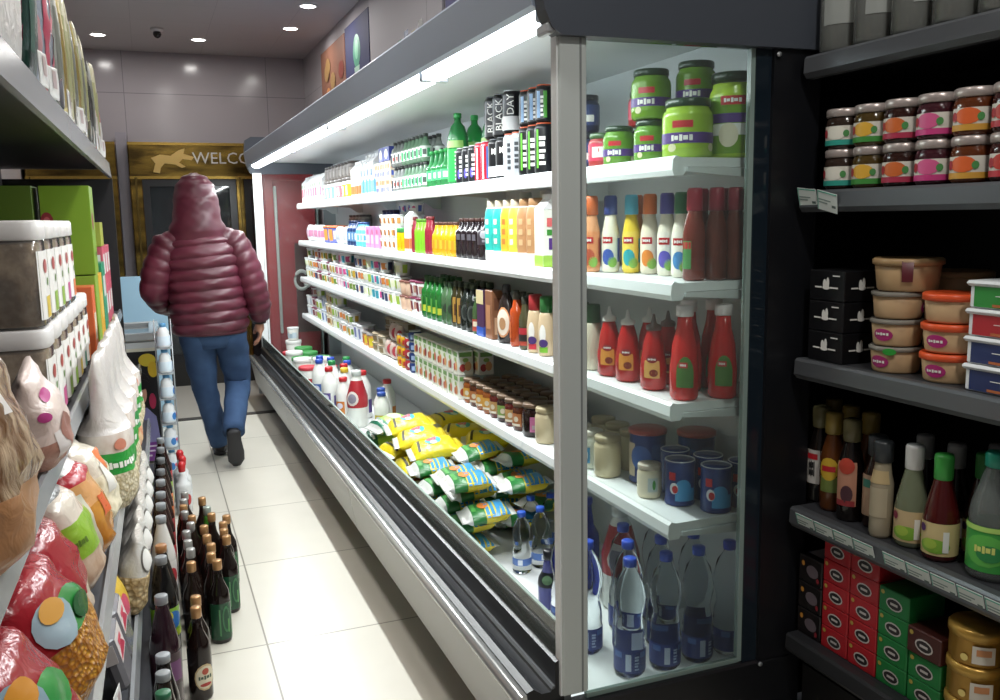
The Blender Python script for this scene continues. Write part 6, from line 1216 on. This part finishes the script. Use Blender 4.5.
for sx in (-.046, .046): fr2.tube([(sx, .05, 0), (sx, .05, .94)], .004, m('#b9bec2', .3, .5), 6)
fr2.build('upright_frame', t)
for s in (-1, 1): MB().box(s*.046-.008, s*.046+.008, -.06, .07, 0, .012, m('#9a9fa3', .3, .4)).build('foot', t)
relax([q for q in bpy.data.objects if q.get('group') == 'malt bottles on the floor'])
# ------------------------------------------------------------------ the walking man, seen from behind
man = empty('person', (.335, 5.68, 0)); tag(man, 'person walking away in maroon hooded quilted jacket, blue jeans and black shoes', 'person')
SKIN = m('#a5765f', .5)
def skinned(name, chains, mat, parent, sub=2):
    """chains of ((x,y,z), radius); points that coincide are shared"""
    vs, es, rr, ix = [], [], [], {}
    for ch in chains:
        prev = None
        for p, r in ch:
            k = tuple(round(c, 4) for c in p)
            if k not in ix: ix[k] = len(vs); vs.append(p); rr.append(r)
            if prev is not None and prev != ix[k]: es.append((prev, ix[k]))
            prev = ix[k]
    me = bpy.data.meshes.new(name); me.from_pydata(vs, es, []); me.update()
    o = bpy.data.objects.new(name, me); COL.objects.link(o)
    sk = o.modifiers.new('s', 'SKIN'); sk.use_smooth_shade = True
    for i, sv in enumerate(me.skin_vertices[0].data): sv.radius = (rr[i], rr[i]); sv.use_root = i == 0
    ss = o.modifiers.new('d', 'SUBSURF'); ss.levels = ss.render_levels = sub
    dg = bpy.context.evaluated_depsgraph_get(); m2 = bpy.data.meshes.new_from_object(o.evaluated_get(dg))
    bpy.data.objects.remove(o); m2.name = name; m2.materials.clear(); m2.materials.append(mat)
    for p in m2.polygons: p.use_smooth = True
    return obj(name, m2, parent)
pel, sp1, sp2, nk = (0, 0, .93), (-.015, 0, 1.1), (-.035, 0, 1.3), (-.045, .0, 1.47)
hl, kl, al, tl = (-.09, .0, .86), (-.06, .12, .47), (.015, .24, .1), (.025, .4, .035)
hr_, kr, ar, tr_ = (.1, .0, .86), (.15, .16, .48), (.075, -.17, .27), (.075, -.21, .05)
sl, el, wl_ = (-.215, 0, 1.37), (-.30, -.02, 1.1), (-.22, .2, .97)
srr, er, wr_ = (.155, 0, 1.385), (.25, -.02, 1.11), (.29, .05, .89)
def lerp(a, b, t): return tuple(a[i]+(b[i]-a[i])*t for i in range(3))
def fingers(w, d, side, n):
    """palm below the wrist w along d, five fingers; side is the direction across the knuckles, n the palm's facing"""
    d, side, n = Vector(d).normalized(), Vector(side).normalized(), Vector(n).normalized(); w = Vector(w)
    palm = w+d*.075; ch = [[(tuple(w), .026), (tuple(w+d*.04), .03), (tuple(palm), .03)]]
    for k, (s, L) in enumerate(((-.03, .07), (-.01, .082), (.01, .076), (.029, .058))):
        a = palm+side*s+d*.012; b = a+d*L*.45+n*.006; c = b+d*L*.32+n*L*.22; e = c+d*L*.18+n*L*.26
        ch.append([(tuple(palm), .03), (tuple(a), .0105), (tuple(b), .0095), (tuple(c), .0088), (tuple(e), .0075)])
    q = w+d*.035; t0 = q-side*.03+n*.01; t1 = t0-side*.012+d*.035+n*.014; t2 = t1+d*.028+n*.01
    ch.append([(tuple(w+d*.04), .03), (tuple(t0), .013), (tuple(t1), .011), (tuple(t2), .009)])
    return ch
ch = [[(pel, .13), (sp1, .125), (sp2, .13), (nk, .06), ((-.045, .02, 1.54), .058), ((-.045, .03, 1.62), .085), ((-.045, .03, 1.71), .07)],
      [(pel, .13), (hl, .095), (lerp(hl, kl, .5), .08), (kl, .058), (lerp(kl, al, .35), .055), (al, .034), ((.02, .28, .065), .026), ((.025, .36, .035), .018)],
      [(pel, .13), (hr_, .095), (lerp(hr_, kr, .5), .08), (kr, .058), (lerp(kr, ar, .35), .055), (ar, .03), ((.076, -.19, .18), .018), ((.078, -.18, .13), .013)],
      [(sp2, .13), (sl, .06), (lerp(sl, el, .5), .05), (el, .043), (lerp(el, wl_, .5), .038), (wl_, .026)],
      [(sp2, .13), (srr, .06), (lerp(srr, er, .5), .05), (er, .043), (lerp(er, wr_, .5), .038), (wr_, .026)],
      # nose, ears
      [((-.045, .03, 1.62), .085), ((-.045, .125, 1.62), .018), ((-.045, .14, 1.605), .014)],
      [((-.045, .03, 1.62), .085), ((-.128, .03, 1.625), .016)], [((-.045, .03, 1.62), .085), ((.038, .03, 1.625), .016)]]
ch += fingers(wr_, (.02, .06, -1), (0, -1, 0), (-1, 0, -.1))
ch += fingers(wl_, (.45, .75, -.45), (0, -.5, -1), (1, -.3, .2))
bo = skinned('body', ch, SKIN, man)
f_ = MB()
for sx in (-.03, .03): f_.rings([[(-.045+sx+r*cos(2*pi*i/10), .108+d, 1.65+r*sin(2*pi*i/10)) for i in range(10)] for r, d in ((.013, 0), (.011, .006), (.004, .009))], m('#2a1e18', .2))
f_.build('eyes', man)
MB().rings([[(-.045+.026*cos(2*pi*i/12), .1+d, 1.565+.008*sin(2*pi*i/12)) for i in range(12)] for d in (0, .012)], m('#8a4a44', .4)).build('mouth', man)
MB().rings([[(-.045+rx*cos(2*pi*i/16), .022+ry*sin(2*pi*i/16), z) for i in range(16)] for rx, ry, z in ((.088, .09, 1.62), (.092, .092, 1.67), (.08, .08, 1.72), (.04, .045, 1.745))], m('#1c1613', .7)).build('hair', man)
JK = noisy('#481a27', '#5a2233', 5, .42, 0, 0, 'noise', .35, .65)
def puff(mb, path, prof, n, pitch, amp, mat, steps):
    """quilted tube: path of points, prof of (rx, ry) at the same stations, ribs every pitch metres"""
    P = [Vector(p) for p in path]; L = [0]
    for a, b in zip(P, P[1:]): L.append(L[-1]+(b-a).length)
    rs = []
    for k in range(steps+1):
        s = L[-1]*k/steps; i = max(j for j in range(len(L)-1) if L[j] <= s+1e-9); t = (s-L[i])/(L[i+1]-L[i]); t2 = t*t*(3-2*t)
        p = P[i].lerp(P[i+1], t); d = ((P[min(i+2, len(P)-1)]-P[max(i, 0)]).normalized()*t+(P[i+1]-P[max(i-1, 0)]).normalized()*(1-t)).normalized()
        u = Vector((1, 0, 0)); u = (u-d*u.dot(d)).normalized(); w = d.cross(u)
        rx = prof[i][0]+(prof[i+1][0]-prof[i][0])*t2; ry = prof[i][1]+(prof[i+1][1]-prof[i][1])*t2
        g = 1+amp*(abs(sin(pi*(s/pitch))) ** .6-.7)
        rs.append([p+u*rx*cos(a)*(g+.016*sin(7*a+s*40)+.012*sin(13*a-s*90))+w*ry*sin(a)*(g+.022*sin(5*a-s*55+1)+.014*sin(11*a+s*120)) for a in [2*pi*i2/n for i2 in range(n)]])
    mb.rings(rs, mat)
jk = MB()
puff(jk, [(-.005, 0, .835), (-.01, 0, .95), (-.02, 0, 1.12), (-.032, -.005, 1.28), (-.04, -.005, 1.37), (-.045, 0, 1.43), (-.045, .005, 1.485)], [(.222, .172), (.228, .178), (.226, .174), (.23, .168), (.205, .15), (.14, .12), (.085, .09)], 40, .066, .09, JK, 120)
puff(jk, [(-.14, 0, 1.40), (-.225, -.005, 1.36), (-.285, -.025, 1.22), (-.315, -.02, 1.10), (-.275, .08, 1.03), (-.225, .18, .98)], [(.07, .09), (.092, .1), (.09, .098), (.085, .09), (.078, .08), (.06, .062)], 24, .062, .1, JK, 70)
puff(jk, [(.06, 0, 1.41), (.155, -.005, 1.37), (.215, -.02, 1.24), (.255, -.02, 1.10), (.285, .01, .98), (.295, .04, .895)], [(.07, .09), (.092, .1), (.09, .098), (.085, .09), (.078, .08), (.058, .06)], 24, .062, .1, JK, 70)
jk.build('jacket', man)
hd = MB()
puff(hd, [(-.045, .0, 1.39), (-.045, -.015, 1.45), (-.045, -.005, 1.52), (-.045, .01, 1.62), (-.045, .02, 1.71), (-.045, .02, 1.765), (-.045, .02, 1.79)], [(.19, .14), (.165, .135), (.138, .135), (.132, .145), (.112, .125), (.075, .085), (.02, .03)], 32, .23, .035, JK, 60)
hd.build('hood', man)
cf = MB()
for c, d in ((wr_, (.03, .12, -1)), (wl_, (.4, .75, -.4))):
    d = Vector(d).normalized(); cf.tube([Vector(c)-d*.02, Vector(c)+d*.025], [.046, .042], m('#1f1a20', .5), 16)
cf.build('cuffs', man)
hem = MB(); hem.rings([[(-.005+r*cos(2*pi*i/32), r*.78*sin(2*pi*i/32), z) for i in range(32)] for r, z in ((.2, .822), (.212, .828), (.214, .85))], m('#4c1f2b', .45)); hem.build('hem_band', man)
JN = noisy('#34496a', '#41597d', 6, .8, 0, 0, 'noise', .35, .65, spec=.2)
jn = MB()
def soft(mb, pts, rad, mat, n=22, k=6, wr=.03):
    P, Rr = [], []
    for i in range(len(pts)-1):
        for j in range(k):
            t = j/k; P.append(lerp(pts[i], pts[i+1], t)); t2 = t*t*(3-2*t); Rr.append(rad[i]+(rad[i+1]-rad[i])*t2)
    P.append(pts[-1]); Rr.append(rad[-1]); P = [Vector(p) for p in P]; 
    for _ in range(3): P = [P[0]]+[(P[i-1]+P[i]*2+P[i+1])/4 for i in range(1, len(P)-1)]+[P[-1]]
    rs = []
    for i, p in enumerate(P):
        d = (P[min(i+1, len(P)-1)]-P[max(i-1, 0)]).normalized(); u = Vector((1, 0, 0)); u = (u-d*u.dot(d)).normalized(); w = d.cross(u)
        rs.append([p+(u*cos(a)+w*sin(a))*Rr[i]*(1+wr*sin(3*a+i*1.3)+wr*.7*sin(i*1.9+2*a)) for a in [2*pi*q/n for q in range(n)]])
    mb.rings(rs, mat)
soft(jn, [(-.07, -.01, .96), (-.085, -.01, .84), lerp(hl, kl, .5), kl, lerp(kl, al, .45), (.018, .245, .075)], [.1, .113, .095, .077, .068, .064], JN)
soft(jn, [(.068, -.01, .96), (.088, -.01, .84), lerp(hr_, kr, .5), kr, lerp(kr, ar, .5), (.073, -.19, .235)], [.1, .113, .096, .08, .072, .066], JN)
jn.rings([[(rx*cos(2*pi*i/28), ry*sin(2*pi*i/28)-.01, z) for i in range(28)] for rx, ry, z in ((.1, .1, .74), (.178, .122, .81), (.184, .128, .9), (.176, .124, .98))], JN)
jn.build('jeans', man)
def shoe(toe, heel, up, name='shoe'):
    """toe and heel are points on the sole; up points away from the sole"""
    toe, heel, up = Vector(toe), Vector(heel), Vector(up).normalized(); d = (toe-heel); L = d.length; d.normalize(); s = d.cross(up).normalized()
    def ring(t, w, h0, h1): 
        c = heel+d*L*t
        return [c+s*w*cos(a)+up*((h0+h1)/2+(h1-h0)/2*sin(a)) for a in [2*pi*i/18 for i in range(18)]]
    o = MB().rings([ring(*q) for q in ((0, .022, .02, .06), (.04, .036, .015, .1), (.2, .04, .015, .125), (.38, .041, .015, .105), (.6, .047, .015, .075), (.82, .045, .015, .06), (.95, .034, .018, .05), (1, .016, .022, .04))], m('#17171a', .4)).build(name, man)
    MB().rings([ring(*q) for q in ((-.01, .026, 0, .026), (.04, .041, -.002, .028), (.3, .041, -.002, .026), (.62, .051, -.002, .026), (.85, .048, 0, .028), (1.0, .025, .006, .028))], m('#26262a', .6)).build('sole', o)
shoe((.03, .45, .002), (.012, .19, .002), (0, 0, 1))
shoe((.085, -.17, .012), (.07, -.255, .25), (0, .93, .35))
# ------------------------------------------------------------------ light, ambient fill, camera
def area(loc, size, power, c=(1, 1, 1), rot=(0, 0, 0), sy=None, shape=None, spread=None):
    l = bpy.data.lights.new('light', 'AREA'); l.energy = power; l.color = c; l.size = size
    if sy: l.shape = 'RECTANGLE'; l.size_y = sy
    elif shape: l.shape = shape
    if spread: l.spread = R(spread)
    o = bpy.data.objects.new('light', l); COL.objects.link(o); o.location = loc; o.rotation_euler = rot
    return o
for a, b in zip(LY, LY[1:]):
    area((.90, (a+b)/2, 1.90), .03, 13*(b-a), (.95, 1, 1), (0, R(6), 0), b-a-.05)
for x, y in ((-.26, 8.48), (.545, 8.47), (1.235, 7.78), (1.24, 6.95)): area((x, y, 3.06), .11, 5, (1, .97, .93), shape='DISK')
for x, y, p in ((.35, 6.6, 8), (.35, 4.9, 10), (.4, 3.2, 13), (.45, 1.6, 10), (.8, .3, 19), (.3, -1.0, 8)): area((x, y, 3.06), .14, p, (1, .97, .92), shape='DISK')
w = bpy.data.worlds.new('world'); SC.world = w; w.use_nodes = True
w.node_tree.nodes['Background'].inputs[0].default_value = (.8, .85, 1, 1); w.node_tree.nodes['Background'].inputs[1].default_value = .09  # even ambient fill added to lift the shadows, no visible source
cam = bpy.data.cameras.new('camera'); co = bpy.data.objects.new('camera', cam); COL.objects.link(co)
yaw, pit, rol, F = .37424765, .14899855, .01742646, 887.5
fwd = Vector((sin(yaw)*cos(pit), cos(yaw)*cos(pit), -sin(pit))); rt = Vector((cos(yaw), -sin(yaw), 0)); dn = fwd.cross(rt)
r2 = rt*cos(rol)+dn*sin(rol); d2_ = -rt*sin(rol)+dn*cos(rol)
mt_ = Matrix((r2, -d2_, -fwd)).transposed().to_4x4(); mt_.translation = (0, 0, 1.5)
co.matrix_world = mt_
cam.sensor_width = 36; cam.lens = 36*F/1000; cam.clip_start = .05
SC.camera = co
SC.cycles.transparent_max_bounces = 48; SC.cycles.max_bounces = 10; SC.cycles.sample_clamp_indirect = 4
SC.view_settings.view_transform = 'Standard'; SC.view_settings.look = 'None'; SC.view_settings.gamma = 1; SC.view_settings.use_curve_mapping = False
SC.view_settings.exposure = .08
